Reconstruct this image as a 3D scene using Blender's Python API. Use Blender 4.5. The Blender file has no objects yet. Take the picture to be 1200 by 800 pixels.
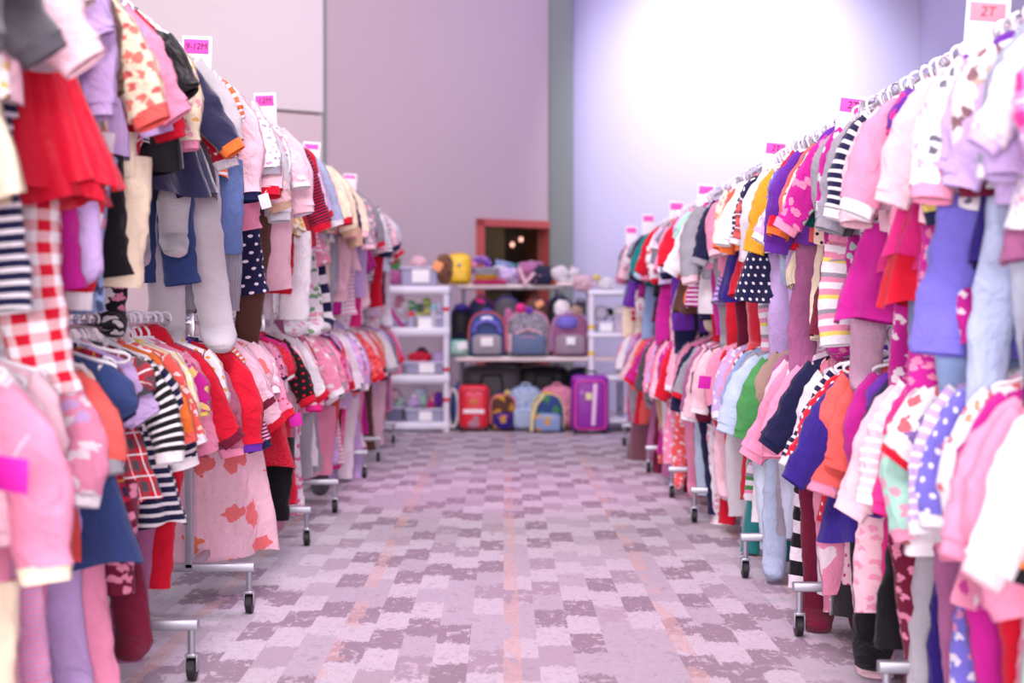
import bpy, math, random
from mathutils import Vector, Matrix, noise
R = math.radians
PI = math.pi
C = bpy.context.scene.collection
random.seed(7)

def lin(c):
    return tuple(((v/255)/12.92 if v/255 <= .04045 else ((v/255+.055)/1.055)**2.4) for v in c)

# ------------------------------------------------------------------ camera, world, lights
scn = bpy.context.scene
CAM_H = 1.05
F = 1666.67
cd = bpy.data.cameras.new('camera')
cd.lens = 50; cd.sensor_width = 36
cam = bpy.data.objects.new('camera', cd); C.objects.link(cam)
cam.location = (0, 0, CAM_H)
cam.rotation_euler = (R(90-1.1), 0, R(-.34))
cd.clip_start = .05
cd.dof.use_dof = True
cd.dof.focus_distance = 4.9
cd.dof.aperture_fstop = 2.0
scn.camera = cam
scn.view_settings.view_transform = 'Standard'
scn.view_settings.look = 'None'
scn.view_settings.gamma = 1
scn.view_settings.use_curve_mapping = False
scn.view_settings.exposure = 0.0

w = bpy.data.worlds.new('world'); scn.world = w
w.use_nodes = True
w.node_tree.nodes['Background'].inputs[0].default_value = (.8, .7, .85, 1)
w.node_tree.nodes['Background'].inputs[1].default_value = .12

def area(name, loc, target, sx, sy, power, col):
    l = bpy.data.lights.new(name, 'AREA'); l.shape = 'RECTANGLE'
    l.size = sx; l.size_y = sy; l.energy = power; l.color = col
    o = bpy.data.objects.new(name, l); C.objects.link(o)
    o.location = loc
    o.rotation_euler = (Vector(target)-Vector(loc)).to_track_quat('-Z', 'Y').to_euler()
    return o
def spot(name, loc, target, power, col, ang, blend=1, rad=.15):
    l = bpy.data.lights.new(name, 'SPOT'); l.energy = power; l.color = col
    l.spot_size = R(ang); l.spot_blend = blend; l.shadow_soft_size = rad
    o = bpy.data.objects.new(name, l); C.objects.link(o)
    o.location = loc
    o.rotation_euler = (Vector(target)-Vector(loc)).to_track_quat('-Z', 'Y').to_euler()
    return o
area('ceiling_light_front', (-.2, 1.0, 4.9), (.1, 3.6, 0.9), 1.0, 1.6, 200, (1, .91, .95))
area('ceiling_light_middle', (-.2, 6.0, 5.2), (0, 6.6, .5), .9, 4, 165, (1, .86, .94))
area('ceiling_light_back', (-.6, 10.6, 5.2), (0, 12.6, .6), 2.6, 1.6, 95, (.96, .85, .98))
area('fill_light_behind_camera', (-.4, -2.6, 1.45), (.1, 5, 1.4), 3, 1.2, 440, (1, .93, .97))  # added fill brightening garments that face the camera, not a room fixture
area('cool_light_left', (-4.6, 6.0, 3.1), (1.2, 6.2, 1.5), 1.0, 6, 130, (.80, .86, 1))
area('panel_wall_light', (-3.8, 9.2, 5.3), (-3.2, 13, 3.6), 3, .6, 28, (1, .92, .90))
area('blue_wall_light', (1.9, 12.8, 5.2), (1.2, 15.5, 1.6), 2.0, .6, 38, (.36, .32, 1))
spot('wall_washer', (2.55, 13.1, 5.3), (2.62, 15.5, 3.3), 1200, (.86, .88, 1), 82)
spot('pink_spot_near', (.1, 3.8, 5.4), (.15, 5.0, 0), 300, (1, .30, .88), 38)
spot('pink_spot_far', (0, 7.0, 5.4), (.05, 8.6, 0), 450, (1, .28, .88), 34)
spot('cool_fill_spot_left', (-.1, 5.2, 5.4), (-1.25, 5.6, 0), 120, (.40, .62, 1), 40)  # added spot that gives the floor by the left racks its bluish light

# ------------------------------------------------------------------ node helpers
class NT:
    def __init__(s, name, rough=.85):
        s.m = bpy.data.materials.new(name); s.m.use_nodes = True
        s.t = s.m.node_tree; s.n = s.t.nodes; s.l = s.t.links
        s.b = s.n['Principled BSDF']
        s.b.inputs['Roughness'].default_value = rough
    def node(s, typ, **kw):
        nd = s.n.new(typ)
        for k, v in kw.items(): setattr(nd, k, v)
        return nd
    def put(s, sock, v):
        if isinstance(v, bpy.types.NodeSocket): s.l.new(v, sock)
        elif isinstance(v, (tuple, list)) and sock.type == 'RGBA' and len(v) == 3: sock.default_value = (*v, 1)
        else: sock.default_value = v
    def mth(s, op, a, b=0.0, c=None):
        nd = s.node('ShaderNodeMath', operation=op)
        s.put(nd.inputs[0], a); s.put(nd.inputs[1], b)
        if c is not None: s.put(nd.inputs[2], c)
        return nd.outputs[0]
    def mix(s, f, a, b, mode='MIX'):
        nd = s.node('ShaderNodeMix', data_type='RGBA', blend_type=mode)
        s.put(nd.inputs[0], f); s.put(nd.inputs[6], a); s.put(nd.inputs[7], b)
        return nd.outputs[2]
    def uv(s):
        tc = s.node('ShaderNodeTexCoord'); sp = s.node('ShaderNodeSeparateXYZ')
        s.l.new(tc.outputs['UV'], sp.inputs[0])
        return tc.outputs['UV'], sp.outputs[0], sp.outputs[1]
    def obj(s):
        tc = s.node('ShaderNodeTexCoord'); return tc.outputs['Object']
    def noise(s, vec, scale, detail=2, rough=.5, dist=0):
        nd = s.node('ShaderNodeTexNoise')
        if vec is not None: s.l.new(vec, nd.inputs['Vector'])
        nd.inputs['Scale'].default_value = scale; nd.inputs['Detail'].default_value = detail
        nd.inputs['Roughness'].default_value = rough; nd.inputs['Distortion'].default_value = dist
        return nd.outputs['Fac']
    def scalevec(s, vec, sc):
        nd = s.node('ShaderNodeMapping'); s.l.new(vec, nd.inputs[0]); nd.inputs['Scale'].default_value = sc
        return nd.outputs[0]
    def bump(s, h, strength=.3, dist=.01):
        nd = s.node('ShaderNodeBump'); s.l.new(h, nd.inputs['Height'])
        nd.inputs['Strength'].default_value = strength; nd.inputs['Distance'].default_value = dist
        s.l.new(nd.outputs[0], s.b.inputs['Normal'])
    def base(s, c): s.put(s.b.inputs['Base Color'], c)
    def ramp(s, f, stops, interp='CONSTANT'):
        nd = s.node('ShaderNodeValToRGB'); cr = nd.color_ramp; cr.interpolation = interp
        while len(cr.elements) > 1: cr.elements.remove(cr.elements[-1])
        cr.elements[0].position = stops[0][0]; cr.elements[0].color = (*stops[0][1], 1)
        for p, c in stops[1:]:
            e = cr.elements.new(p); e.color = (*c, 1)
        s.put(nd.inputs[0], f); return nd.outputs[0]

PAL = {
 'white': (246,241,246), 'cream': (247,229,200), 'pale pink': (247,203,215), 'pink': (240,150,182), 'hot pink': (236,45,140),
 'magenta': (196,30,146), 'red': (212,16,48), 'coral': (242,98,92), 'maroon': (112,20,52), 'lavender': (204,176,228),
 'purple': (104,42,160), 'indigo': (48,28,124), 'navy': (24,26,68), 'denim blue': (56,80,138), 'light blue': (146,170,214),
 'pale blue': (184,204,226), 'grey': (156,154,164), 'dark grey': (82,78,86), 'black': (20,18,24), 'brown': (96,62,52),
 'tan': (204,168,142), 'orange': (242,120,52), 'mustard': (226,166,42), 'yellow': (250,226,112), 'teal': (18,128,128),
 'mint': (172,222,204), 'green': (72,152,82), 'periwinkle': (120,112,210), 'mauve': (176,104,150), 'heather blue': (98,116,150),
}
_mats = {}
def cloth(c1, pat='solid', c2='white', c3=None):
    key = (c1, pat, c2, c3)
    if key in _mats: return _mats[key]
    a = lin(PAL[c1]); b = lin(PAL[c2]); d = lin(PAL[c3]) if c3 else lin(PAL['pink'])
    t = NT('fabric_%s_%s' % (c1.replace(' ', '_'), pat), .88)
    t.b.inputs['Sheen Weight'].default_value = .12
    t.b.inputs['Specular IOR Level'].default_value = .25
    UV, u, v = t.uv()
    col = None
    def fr(x, p): return t.mth('FRACT', t.mth('DIVIDE', x, p))
    def stripe(x, p, r=.5): return t.mth('LESS_THAN', fr(x, p), r)
    warm = 1.0
    if pat == 'striped': col = t.mix(stripe(v, .021, .38), a, b)
    elif pat == 'thin striped': col = t.mix(stripe(v, .0105, .42), a, b)
    elif pat == 'wide striped': col = t.mix(stripe(v, .085, .48), a, b)
    elif pat == 'many-striped':
        col = t.ramp(fr(v, .11), [(0, a), (.18, b), (.34, d), (.46, lin(PAL['white'])), (.62, a), (.74, lin(PAL['grey'])), (.86, b)])
    elif pat == 'gingham':
        s1 = stripe(u, .034); s2 = stripe(v, .034)
        f = t.mth('MULTIPLY', t.mth('ADD', s1, s2), .5)
        col = t.mix(f, b, a)
    elif pat == 'plaid':
        s1 = stripe(u, .055, .45); s2 = stripe(v, .055, .45)
        f = t.mth('MULTIPLY', t.mth('ADD', s1, s2), .5)
        col = t.mix(f, a, b)
        l1 = t.mth('LESS_THAN', t.mth('ABSOLUTE', t.mth('SUBTRACT', fr(u, .055), .72)), .035)
        l2 = t.mth('LESS_THAN', t.mth('ABSOLUTE', t.mth('SUBTRACT', fr(v, .055), .72)), .035)
        col = t.mix(t.mth('MAXIMUM', l1, l2), col, d)
    elif pat == 'dotted':
        p = .026
        row = t.mth('FLOOR', t.mth('DIVIDE', v, p))
        uu = t.mth('SUBTRACT', t.mth('FRACT', t.mth('ADD', t.mth('DIVIDE', u, p), t.mth('MULTIPLY', row, .5))), .5)
        vv = t.mth('SUBTRACT', fr(v, p), .5)
        r2 = t.mth('ADD', t.mth('MULTIPLY', uu, uu), t.mth('MULTIPLY', vv, vv))
        col = t.mix(t.mth('LESS_THAN', r2, .035), a, b)
    elif pat in ('floral', 'printed', 'flecked', 'big-flowered'):
        sc = {'floral': 40, 'printed': 34, 'flecked': 60, 'big-flowered': 9}[pat]
        nz = t.node('ShaderNodeTexNoise'); t.l.new(UV, nz.inputs['Vector']); nz.inputs['Scale'].default_value = sc*2.2
        dist = t.node('ShaderNodeVectorMath', operation='MULTIPLY_ADD')
        t.l.new(nz.outputs['Color'], dist.inputs[0]); dist.inputs[1].default_value = (.9/sc,)*3; t.l.new(UV, dist.inputs[2])
        vo = t.node('ShaderNodeTexVoronoi', voronoi_dimensions='2D'); t.l.new(dist.outputs[0], vo.inputs['Vector'])
        vo.inputs['Scale'].default_value = sc
        rs = t.node('ShaderNodeSeparateXYZ'); t.l.new(vo.outputs['Color'], rs.inputs[0])
        thr = {'floral': .32, 'printed': .36, 'flecked': .26, 'big-flowered': .33}[pat]
        f = t.mth('LESS_THAN', vo.outputs['Distance'], thr)
        f = t.mth('MULTIPLY', f, t.mth('LESS_THAN', rs.outputs[0], .72))
        pick = t.ramp(rs.outputs[1], [(0, b), (.55, d), (.8, b)])
        col = t.mix(t.mth('MULTIPLY', f, .85), a, pick)
    elif pat == 'triangle print':
        p = .034
        fu = t.mth('ABSOLUTE', t.mth('SUBTRACT', fr(u, p), .5)); fv = fr(v, p)
        f = t.mth('LESS_THAN', t.mth('MULTIPLY', fu, 2), t.mth('SUBTRACT', .75, fv))
        k = t.mth('FRACT', t.mth('MULTIPLY', t.mth('ADD', t.mth('FLOOR', t.mth('DIVIDE', u, p)), t.mth('MULTIPLY', t.mth('FLOOR', t.mth('DIVIDE', v, p)), 2.3)), .37))
        col = t.mix(f, a, t.ramp(k, [(0, b), (.35, d), (.6, lin(PAL['green'])), (.8, lin(PAL['brown']))]))
    elif pat == 'nordic':
        s1 = stripe(v, .06, .25); zz = t.mth('ABSOLUTE', t.mth('SUBTRACT', fr(u, .02), .5))
        f = t.mth('LESS_THAN', t.mth('ABSOLUTE', t.mth('SUBTRACT', fr(v, .05), t.mth('ADD', .25, zz))), .09)
        col = t.mix(f, a, b)
    else:
        col = a
    n1 = t.noise(UV, 55, 3, .6)
    shade = t.ramp(n1, [(.3, (.93,)*3), (.7, (1.0,)*3)], 'LINEAR')
    col = t.mix(1.0, col, shade, 'MULTIPLY')
    if pat in ('heathered', 'denim'):
        n2 = t.noise(UV, 700, 2, .7)
        col = t.mix(t.ramp(n2, [(.42, (0,)*3), (.6, (.55,)*3)], 'LINEAR'), col, b)
    t.base(col)
    if pat == 'fluffy':
        h = t.noise(UV, 190, 4, .8); t.bump(h, 1.0, .012); t.b.inputs['Sheen Weight'].default_value = .5
    elif pat == 'knitted':
        wv = t.node('ShaderNodeTexWave'); t.l.new(UV, wv.inputs['Vector']); wv.inputs['Scale'].default_value = 38
        wv.inputs['Distortion'].default_value = 3; t.bump(wv.outputs['Fac'], .8, .004)
    elif pat in ('satin', 'velvet'):
        t.b.inputs['Roughness'].default_value = .42 if pat == 'satin' else .7
        if pat == 'velvet': t.b.inputs['Sheen Weight'].default_value = .6
        t.bump(t.noise(t.scalevec(UV, (1, .45, 1)), 26, 3, .55), .55, .02)
    elif pat == 'sequinned':
        t.b.inputs['Roughness'].default_value = .25
        vo = t.node('ShaderNodeTexVoronoi'); t.l.new(UV, vo.inputs['Vector']); vo.inputs['Scale'].default_value = 180
        t.bump(vo.outputs['Distance'], .9, .006)
    elif pat == 'tulle':
        t.b.inputs['Alpha'].default_value = .8
        t.bump(t.noise(t.scalevec(UV, (3, .5, 1)), 40, 3, .6), .8, .02)
    else:
        t.bump(t.noise(t.scalevec(UV, (1.2, .55, 1)), 26, 5, .62, .6), .85, .022)
    _mats[key] = t.m
    return t.m

def plain(name, rgb, rough=.6, metal=0, alpha=1, trans=0, emit=0, bump=0, bscale=40):
    t = NT(name, rough); t.base(lin(rgb)); t.b.inputs['Metallic'].default_value = metal
    t.b.inputs['Alpha'].default_value = alpha; t.b.inputs['Transmission Weight'].default_value = trans
    ob = t.obj(); n = t.noise(ob, 12, 3)
    rr = t.ramp(n, [(.3, (max(0, rough-.06),)*3), (.7, (min(1, rough+.06),)*3)], 'LINEAR')
    t.l.new(rr, t.b.inputs['Roughness'])
    if bump: t.bump(t.noise(ob, bscale, 4, .6), bump, .01)
    if emit:
        t.b.inputs['Emission Color'].default_value = (*lin(rgb), 1); t.b.inputs['Emission Strength'].default_value = emit
    return t.m
M = {}
M['chrome'] = plain('polished_steel', (205, 203, 212), .28, 1)
M['steel'] = plain('brushed_steel', (176, 176, 186), .42, .9)
M['white_plastic'] = plain('white_hanger_plastic', (243, 240, 248), .38)
M['clear_plastic'] = plain('frosted_hanger_plastic', (226, 224, 236), .22, 0, .62)
M['black_plastic'] = plain('black_rubber', (22, 21, 26), .5)
M['pink_plastic'] = plain('pink_hanger_plastic', (232, 60, 150), .38)
M['purple_plastic'] = plain('purple_clip_plastic', (78, 40, 168), .4)
M['card'] = plain('white_card', (244, 243, 248), .6)
M['note_pink'] = plain('pink_sticky_note', (250, 92, 196), .8)
M['note_coral'] = plain('coral_sticky_note', (255, 140, 158), .8)
M['note_magenta'] = plain('magenta_tag_card', (214, 24, 168), .7)
M['ink'] = plain('marker_ink', (110, 10, 70), .7)
M['ink_dark'] = plain('dark_marker_ink', (110, 50, 70), .7)
M['shelf_plastic'] = plain('white_shelf_plastic', (232, 232, 244), .45, bump=.1)
M['table_plastic'] = plain('folding_table_top', (240, 226, 226), .5, bump=.1)
M['table_leg'] = plain('grey_table_leg', (150, 148, 160), .4, .6)
M['tape_red'] = plain('red_tape', (214, 20, 60), .5)
M['tape_yellow'] = plain('yellow_tape', (245, 196, 40), .5)
M['bin'] = plain('frosted_bin_plastic', (190, 190, 222), .25, 0, .55)
M['bin_lid'] = plain('lavender_bin_rim', (206, 204, 232), .35)
M['label_white'] = plain('white_paper_label', (250, 250, 252), .7)
M['wood_red'] = plain('reddish_door_wood', (196, 92, 84), .45, bump=.15, bscale=18)
M['wood_brown'] = plain('brown_door_wood', (120, 52, 34), .45, bump=.15, bscale=18)

# ------------------------------------------------------------------ mesh helpers
class MB:
    def __init__(s): s.v = []; s.f = []; s.uv = []
    def add(s, vs, fs, uvs=None):
        o = len(s.v); s.v += [tuple(p) for p in vs]
        s.uv += list(uvs) if uvs else [(p[0], p[2]) for p in vs]
        s.f += [tuple(i+o for i in f) for f in fs]
    def grid(s, rows, uvrows=None, closed=True, cap0=False, cap1=False):
        n = len(rows[0]); vs = [p for r in rows for p in r]
        uv = [p for r in uvrows for p in r] if uvrows else None
        fs = []
        for j in range(len(rows)-1):
            for i in range(n if closed else n-1):
                k = (i+1) % n
                fs.append((j*n+i, j*n+k, (j+1)*n+k, (j+1)*n+i))
        if cap0: fs.append(tuple(range(n))[::-1])
        if cap1: fs.append(tuple((len(rows)-1)*n+i for i in range(n)))
        s.add(vs, fs, uv)
    def box(s, c, d, bev=0, rot=None):
        # rounded box (bevelled edges when bev > 0)
        hx, hy, hz = d[0]/2, d[1]/2, d[2]/2
        b = min(bev, hx*.98, hy*.98, hz*.98)
        if b <= 0:
            vs = [(x*hx, y*hy, z*hz) for x in (-1, 1) for y in (-1, 1) for z in (-1, 1)]
            fs = [(0,1,3,2),(4,6,7,5),(0,4,5,1),(2,3,7,6),(0,2,6,4),(1,5,7,3)]
        else:
            # superellipse style rows
            K = 3; rows = []
            def ring(z, ins):
                r = []
                for (sx, sy, a0) in ((1,1,0),(-1,1,90),(-1,-1,180),(1,-1,270)):
                    for k in range(K+1):
                        a = R(a0+90*k/K); rr = max(b-ins, .0002)
                        r.append((sx*(hx-b)+rr*math.cos(a), sy*(hy-b)+rr*math.sin(a), z))
                return r
            for k in range(K+1):
                a = R(90*k/K); rows.append(ring(-hz+b-b*math.cos(a), b-b*math.sin(a)))
            for k in range(K+1):
                a = R(90*k/K); rows.append(ring(hz-b+b*math.sin(a), b-b*math.cos(a)))
            n = len(rows[0]); vs = [p for r in rows for p in r]; fs = []
            for j in range(len(rows)-1):
                for i in range(n):
                    k = (i+1) % n; fs.append((j*n+i, j*n+k, (j+1)*n+k, (j+1)*n+i))
            fs.append(tuple(range(n))[::-1]); fs.append(tuple((len(rows)-1)*n+i for i in range(n)))
        m = Matrix.Translation(c) @ (rot.to_matrix().to_4x4() if rot else Matrix())
        s.add([m @ Vector(p) for p in vs], fs)
    def tube(s, pts, r, n=8, cap=True, closed=False):
        pts = [Vector(p) for p in pts]; rows = []
        N = len(pts); up = None
        for i, p in enumerate(pts):
            if closed: t = (pts[(i+1) % N]-pts[i-1]).normalized()
            else: t = (pts[min(i+1, N-1)]-pts[max(i-1, 0)]).normalized()
            if up is None:
                up = Vector((0, 0, 1)) if abs(t.z) < .9 else Vector((0, 1, 0))
            a = t.cross(up).normalized(); up = a.cross(t).normalized()
            rr = r[i] if isinstance(r, (list, tuple)) else r
            rows.append([p + a*rr*math.cos(2*PI*k/n) + up*rr*math.sin(2*PI*k/n) for k in range(n)])
        if closed: rows.append(rows[0]); cap = False
        s.grid(rows, None, True, cap, cap)
    def ell(s, c, r, n=14, m=9, rot=None, warp=0, seed=0):
        rows = []
        for j in range(m+1):
            ph = -PI/2+PI*j/m; row = []
            for i in range(n):
                th = 2*PI*i/n
                p = Vector((r[0]*math.cos(ph)*math.cos(th), r[1]*math.cos(ph)*math.sin(th), r[2]*math.sin(ph)))
                if warp:
                    k = noise.noise(p*14+Vector((seed*3.1, seed, 0))); p *= 1+warp*k
                if rot: p = rot @ p
                row.append(p+Vector(c))
            rows.append(row)
        s.grid(rows)
    def mesh(s, name, mats=(), smooth=True, ang=None):
        me = bpy.data.meshes.new(name)
        me.from_pydata(s.v, [], s.f)
        ul = me.uv_layers.new(name='UVMap')
        idx = [0]*len(me.loops); me.loops.foreach_get('vertex_index', idx)
        flat = []
        for i in idx: flat += [s.uv[i][0], s.uv[i][1]]
        ul.data.foreach_set('uv', flat)
        if smooth: me.polygons.foreach_set('use_smooth', [True]*len(me.polygons))
        if smooth and ang:
            me.update(); me.set_sharp_from_angle(angle=R(ang))
        for m in (mats if isinstance(mats, (list, tuple)) else [mats]): me.materials.append(m)
        me.update()
        return me
def put(name, me, parent=None, mat=None, loc=None, rz=0, rot=None):
    o = bpy.data.objects.new(name, me); C.objects.link(o)
    if parent: o.parent = parent
    if loc is not None: o.location = loc
    if rot: o.rotation_euler = rot
    elif rz: o.rotation_euler = (0, 0, rz)
    if mat is not None:
        if not me.materials: me.materials.append(None)
        o.material_slots[0].link = 'OBJECT'; o.material_slots[0].material = mat
    return o
def build(name, mb, mat, parent=None, smooth=True, ang=35): return put(name, mb.mesh(name, mat, smooth, ang), parent)
def tag(o, label, cat, group=None, kind=None):
    o['label'] = label; o['category'] = cat
    if group: o['group'] = group
    if kind: o['kind'] = kind
    return o
def thing(name, label, cat, loc=(0, 0, 0), rz=0, group=None):
    o = bpy.data.objects.new(name, None); C.objects.link(o)
    o.empty_display_size = .05
    o.location = loc; o.rotation_euler = (0, 0, rz)
    return tag(o, label, cat, group)
def struct(name, mb, mat, parent=None):
    o = build(name, mb, mat, parent)
    if not parent: o['kind'] = 'structure'
    return o

# ------------------------------------------------------------------ the room
# carpet
t = NT('carpet', .95)
ob = t.obj()
sx = t.node('ShaderNodeSeparateXYZ'); t.l.new(ob, sx.inputs[0])
rag = t.noise(t.scalevec(ob, (1, .35, 1)), 34, 6, .8)
rag2 = t.noise(ob, 60, 3, .7)
yy = t.mth('ADD', sx.outputs[1], t.mth('MULTIPLY', t.mth('SUBTRACT', rag, .5), .26))
xx = t.mth('ADD', sx.outputs[0], t.mth('MULTIPLY', t.mth('SUBTRACT', rag2, .5), .012))
fx = t.mth('DIVIDE', xx, .108); ix = t.mth('FLOOR', fx)
iy = t.mth('FLOOR', t.mth('ADD', t.mth('DIVIDE', yy, .27), t.mth('MULTIPLY', t.mth('FRACT', t.mth('MULTIPLY', ix, .37)), 1.0)))
cmb = t.node('ShaderNodeCombineXYZ'); t.l.new(ix, cmb.inputs[0]); t.l.new(iy, cmb.inputs[1])
wn = t.node('ShaderNodeTexWhiteNoise', noise_dimensions='2D'); t.l.new(cmb.outputs[0], wn.inputs['Vector'])
par = t.mth('FRACT', t.mth('MULTIPLY', t.mth('ADD', ix, iy), .5))      # 0 or .5: alternating tiles
cell = t.mth('ADD', t.mth('MULTIPLY', wn.outputs['Value'], .52), t.mth('MULTIPLY', par, .80))
nb = t.noise(t.scalevec(ob, (1, .55, 1)), 20, 7, .8, .4)
nc = t.noise(t.scalevec(ob, (1, .7, 1)), 3, 4, .7)
isdark = t.mth('GREATER_THAN', cell, .58)
basec = t.ramp(cell, [(0, lin((204, 196, 204))), (.34, lin((186, 176, 186))), (.52, lin((178, 164, 174))), (.58, lin((146, 128, 140))), (.85, lin((168, 152, 164)))])
lf = t.mth('MULTIPLY', isdark, t.mth('GREATER_THAN', nb, .56))
col = t.mix(t.mth('MULTIPLY', lf, .8), basec, lin((208, 196, 206)))
df = t.mth('MULTIPLY', t.mth('SUBTRACT', 1, isdark), t.mth('LESS_THAN', nb, .40))
col = t.mix(t.mth('MULTIPLY', df, .55), col, lin((150, 132, 144)))
col = t.mix(t.mth('MULTIPLY', nc, .3), col, lin((170, 154, 164)))
strip = t.mth('MULTIPLY', t.mth('LESS_THAN', t.mth('FRACT', t.mth('DIVIDE', xx, .54)), .10), t.mth('GREATER_THAN', t.noise(t.scalevec(ob, (3, 1, 1)), 3.1, 3, .6), .47))
col = t.mix(t.mth('MULTIPLY', strip, .55), col, lin((206, 170, 160)))
big = t.noise(t.scalevec(ob, (1, .6, 1)), 46, 6, .8, .8)
col = t.mix(t.ramp(big, [(.50, (0,)*3), (.60, (.42,)*3)], 'LINEAR'), col, lin((164, 148, 160)))
fine = t.noise(ob, 260, 2, .6)
col = t.mix(1, col, t.ramp(fine, [(.3, (.86,)*3), (.7, (1,)*3)], 'LINEAR'), 'MULTIPLY')
t.base(col); t.bump(fine, .5, .006); t.b.inputs['Specular IOR Level'].default_value = .15
fl = MB(); fl.add([(-8, -5, 0), (4.6, -5, 0), (4.6, 18.5, 0), (-8, 18.5, 0)], [(0, 1, 2, 3)])
struct('floor', fl, t.m)

def wallmat(name, rgb):
    t = NT(name, .9); ob = t.obj(); n = t.noise(ob, 120, 3, .6); n2 = t.noise(ob, .6, 2)
    c = t.mix(t.mth('MULTIPLY', n2, .12), lin(rgb), lin(tuple(v*.86 for v in rgb)))
    t.base(c); t.bump(n, .25, .004); return t.m
W_pink = wallmat('pinkish_wall_panel', (218, 200, 198))
W_grey = wallmat('mauve_grey_wall', (197, 178, 182))
W_cool = wallmat('cool_grey_wall', (186, 180, 204))
W_col = wallmat('green_grey_pilaster', (134, 142, 136))
W_ceil = wallmat('ceiling_paint', (200, 196, 200))
CEIL = 5.8
# the back-left wall runs at an angle: point(t) = (0.13+t, 15+0.6t)
def wl(tt, z, off=0):
    n = Vector((.6, -1, 0)).normalized()
    return (0.13+tt+n.x*off, 15+.6*tt+n.y*off, z)
def wallbox(t0, t1, z0, z1, o0, o1):
    vs = [wl(tt, z, o) for tt in (t0, t1) for o in (o0, o1) for z in (z0, z1)]
    return vs, [(0,1,3,2),(4,6,7,5),(0,4,5,1),(2,3,7,6),(0,2,6,4),(1,5,7,3)]
mb = MB()
D0, D1, DH = -.36, .375, 1.985
for a_ in ((-1.86, D0, 0, CEIL), (D1, .36+.1, 0, CEIL), (D0, D1, DH, CEIL)): mb.add(*wallbox(a_[0], a_[1], a_[2], a_[3], -.15, 0))
struct('wall_back', mb, W_grey)
mb = MB(); mb.add(*wallbox(-9.0, -1.90, 0, 2.975, -.15, .03)); struct('wall_panel', mb, W_pink)['label'] = 'pinkish lower wall panel'
mb = MB(); mb.add(*wallbox(-9.0, -1.90, 3.0, CEIL, -.15, .05)); struct('wall_header', mb, wallmat('pale_pink_header', (232, 222, 218)))
mb = MB(); mb.add(*wallbox(-1.93, -1.86, 0, CEIL, -.15, .02)); struct('trim_1', mb, W_col)
mb = MB(); mb.box((.615, 15.42, CEIL/2), (.26, .5, CEIL), .03); struct('wall_pilaster', mb, W_col)
mb = MB(); mb.box((2.6, 15.6, CEIL/2), (3.9, .2, CEIL)); struct('wall_right_back', mb, W_cool)
mb = MB(); mb.box((4.62, 5.3, CEIL/2), (.2, 20.6, CEIL)); struct('wall_right', mb, W_cool)
mb = MB(); mb.box((-8, 5, CEIL/2), (.2, 21, CEIL)); struct('wall_left', mb, W_pink)
mb = MB(); mb.box((-1.7, -5, CEIL/2), (12.8, .2, CEIL)); struct('wall_front', mb, W_pink)
mb = MB(); mb.box((-1.7, 6.5, CEIL+.05), (12.8, 24, .1)); struct('ceiling', mb, W_ceil)
mb = MB(); mb.add(*wallbox(-1.86, D0-.06, 0, .1, 0, .015)); struct('baseboard_back', mb, W_col)
# doorway with a dim lobby behind it
door = bpy.data.objects.new('door_1', None); C.objects.link(door); door['kind'] = 'structure'
mb = MB()
mb.add(*wallbox(D0-.055, D0+.02, 0, DH+.05, -.16, .03)); mb.add(*wallbox(D1-.02, D1+.055, 0, DH+.05, -.16, .03))
mb.add(*wallbox(D0-.055, D1+.055, DH-.02, DH+.055, -.16, .03))
build('door_frame', mb, M['wood_red'], door)
mb = MB()  # wooden leaf folded back inside the opening
hx_, hy_, _ = wl(D1-.03, 0, -.16)
mb.box((hx_-.076, hy_+.392, 1.0), (.045, .8, 1.98), .005, Matrix.Rotation(R(11), 3, 'Z').to_quaternion())
build('door_leaf', mb, M['wood_brown'], door)
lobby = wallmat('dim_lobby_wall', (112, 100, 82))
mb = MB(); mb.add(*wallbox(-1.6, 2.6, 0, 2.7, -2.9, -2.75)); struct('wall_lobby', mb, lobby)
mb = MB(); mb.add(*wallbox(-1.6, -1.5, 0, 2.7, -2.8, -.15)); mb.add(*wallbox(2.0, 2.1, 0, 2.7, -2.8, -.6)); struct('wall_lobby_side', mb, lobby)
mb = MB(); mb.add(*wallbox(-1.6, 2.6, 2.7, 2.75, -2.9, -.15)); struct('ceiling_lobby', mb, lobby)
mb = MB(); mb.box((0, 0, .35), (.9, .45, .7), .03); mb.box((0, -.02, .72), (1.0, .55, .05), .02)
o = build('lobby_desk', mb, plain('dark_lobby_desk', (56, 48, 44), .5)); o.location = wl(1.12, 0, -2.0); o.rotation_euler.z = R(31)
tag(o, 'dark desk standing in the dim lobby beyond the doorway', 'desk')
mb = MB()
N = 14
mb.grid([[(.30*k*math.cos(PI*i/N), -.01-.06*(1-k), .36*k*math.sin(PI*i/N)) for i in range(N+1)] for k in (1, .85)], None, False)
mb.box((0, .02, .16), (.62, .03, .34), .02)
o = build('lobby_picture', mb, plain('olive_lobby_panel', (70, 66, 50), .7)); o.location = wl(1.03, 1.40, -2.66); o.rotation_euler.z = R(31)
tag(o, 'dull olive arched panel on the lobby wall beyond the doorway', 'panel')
mb = MB(); mb.add(*wallbox(1.30, 1.56, 0, 2.25, -2.74, -2.70)); struct('door_2', mb, plain('very_dark_lobby_door', (38, 26, 26), .5))
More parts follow.
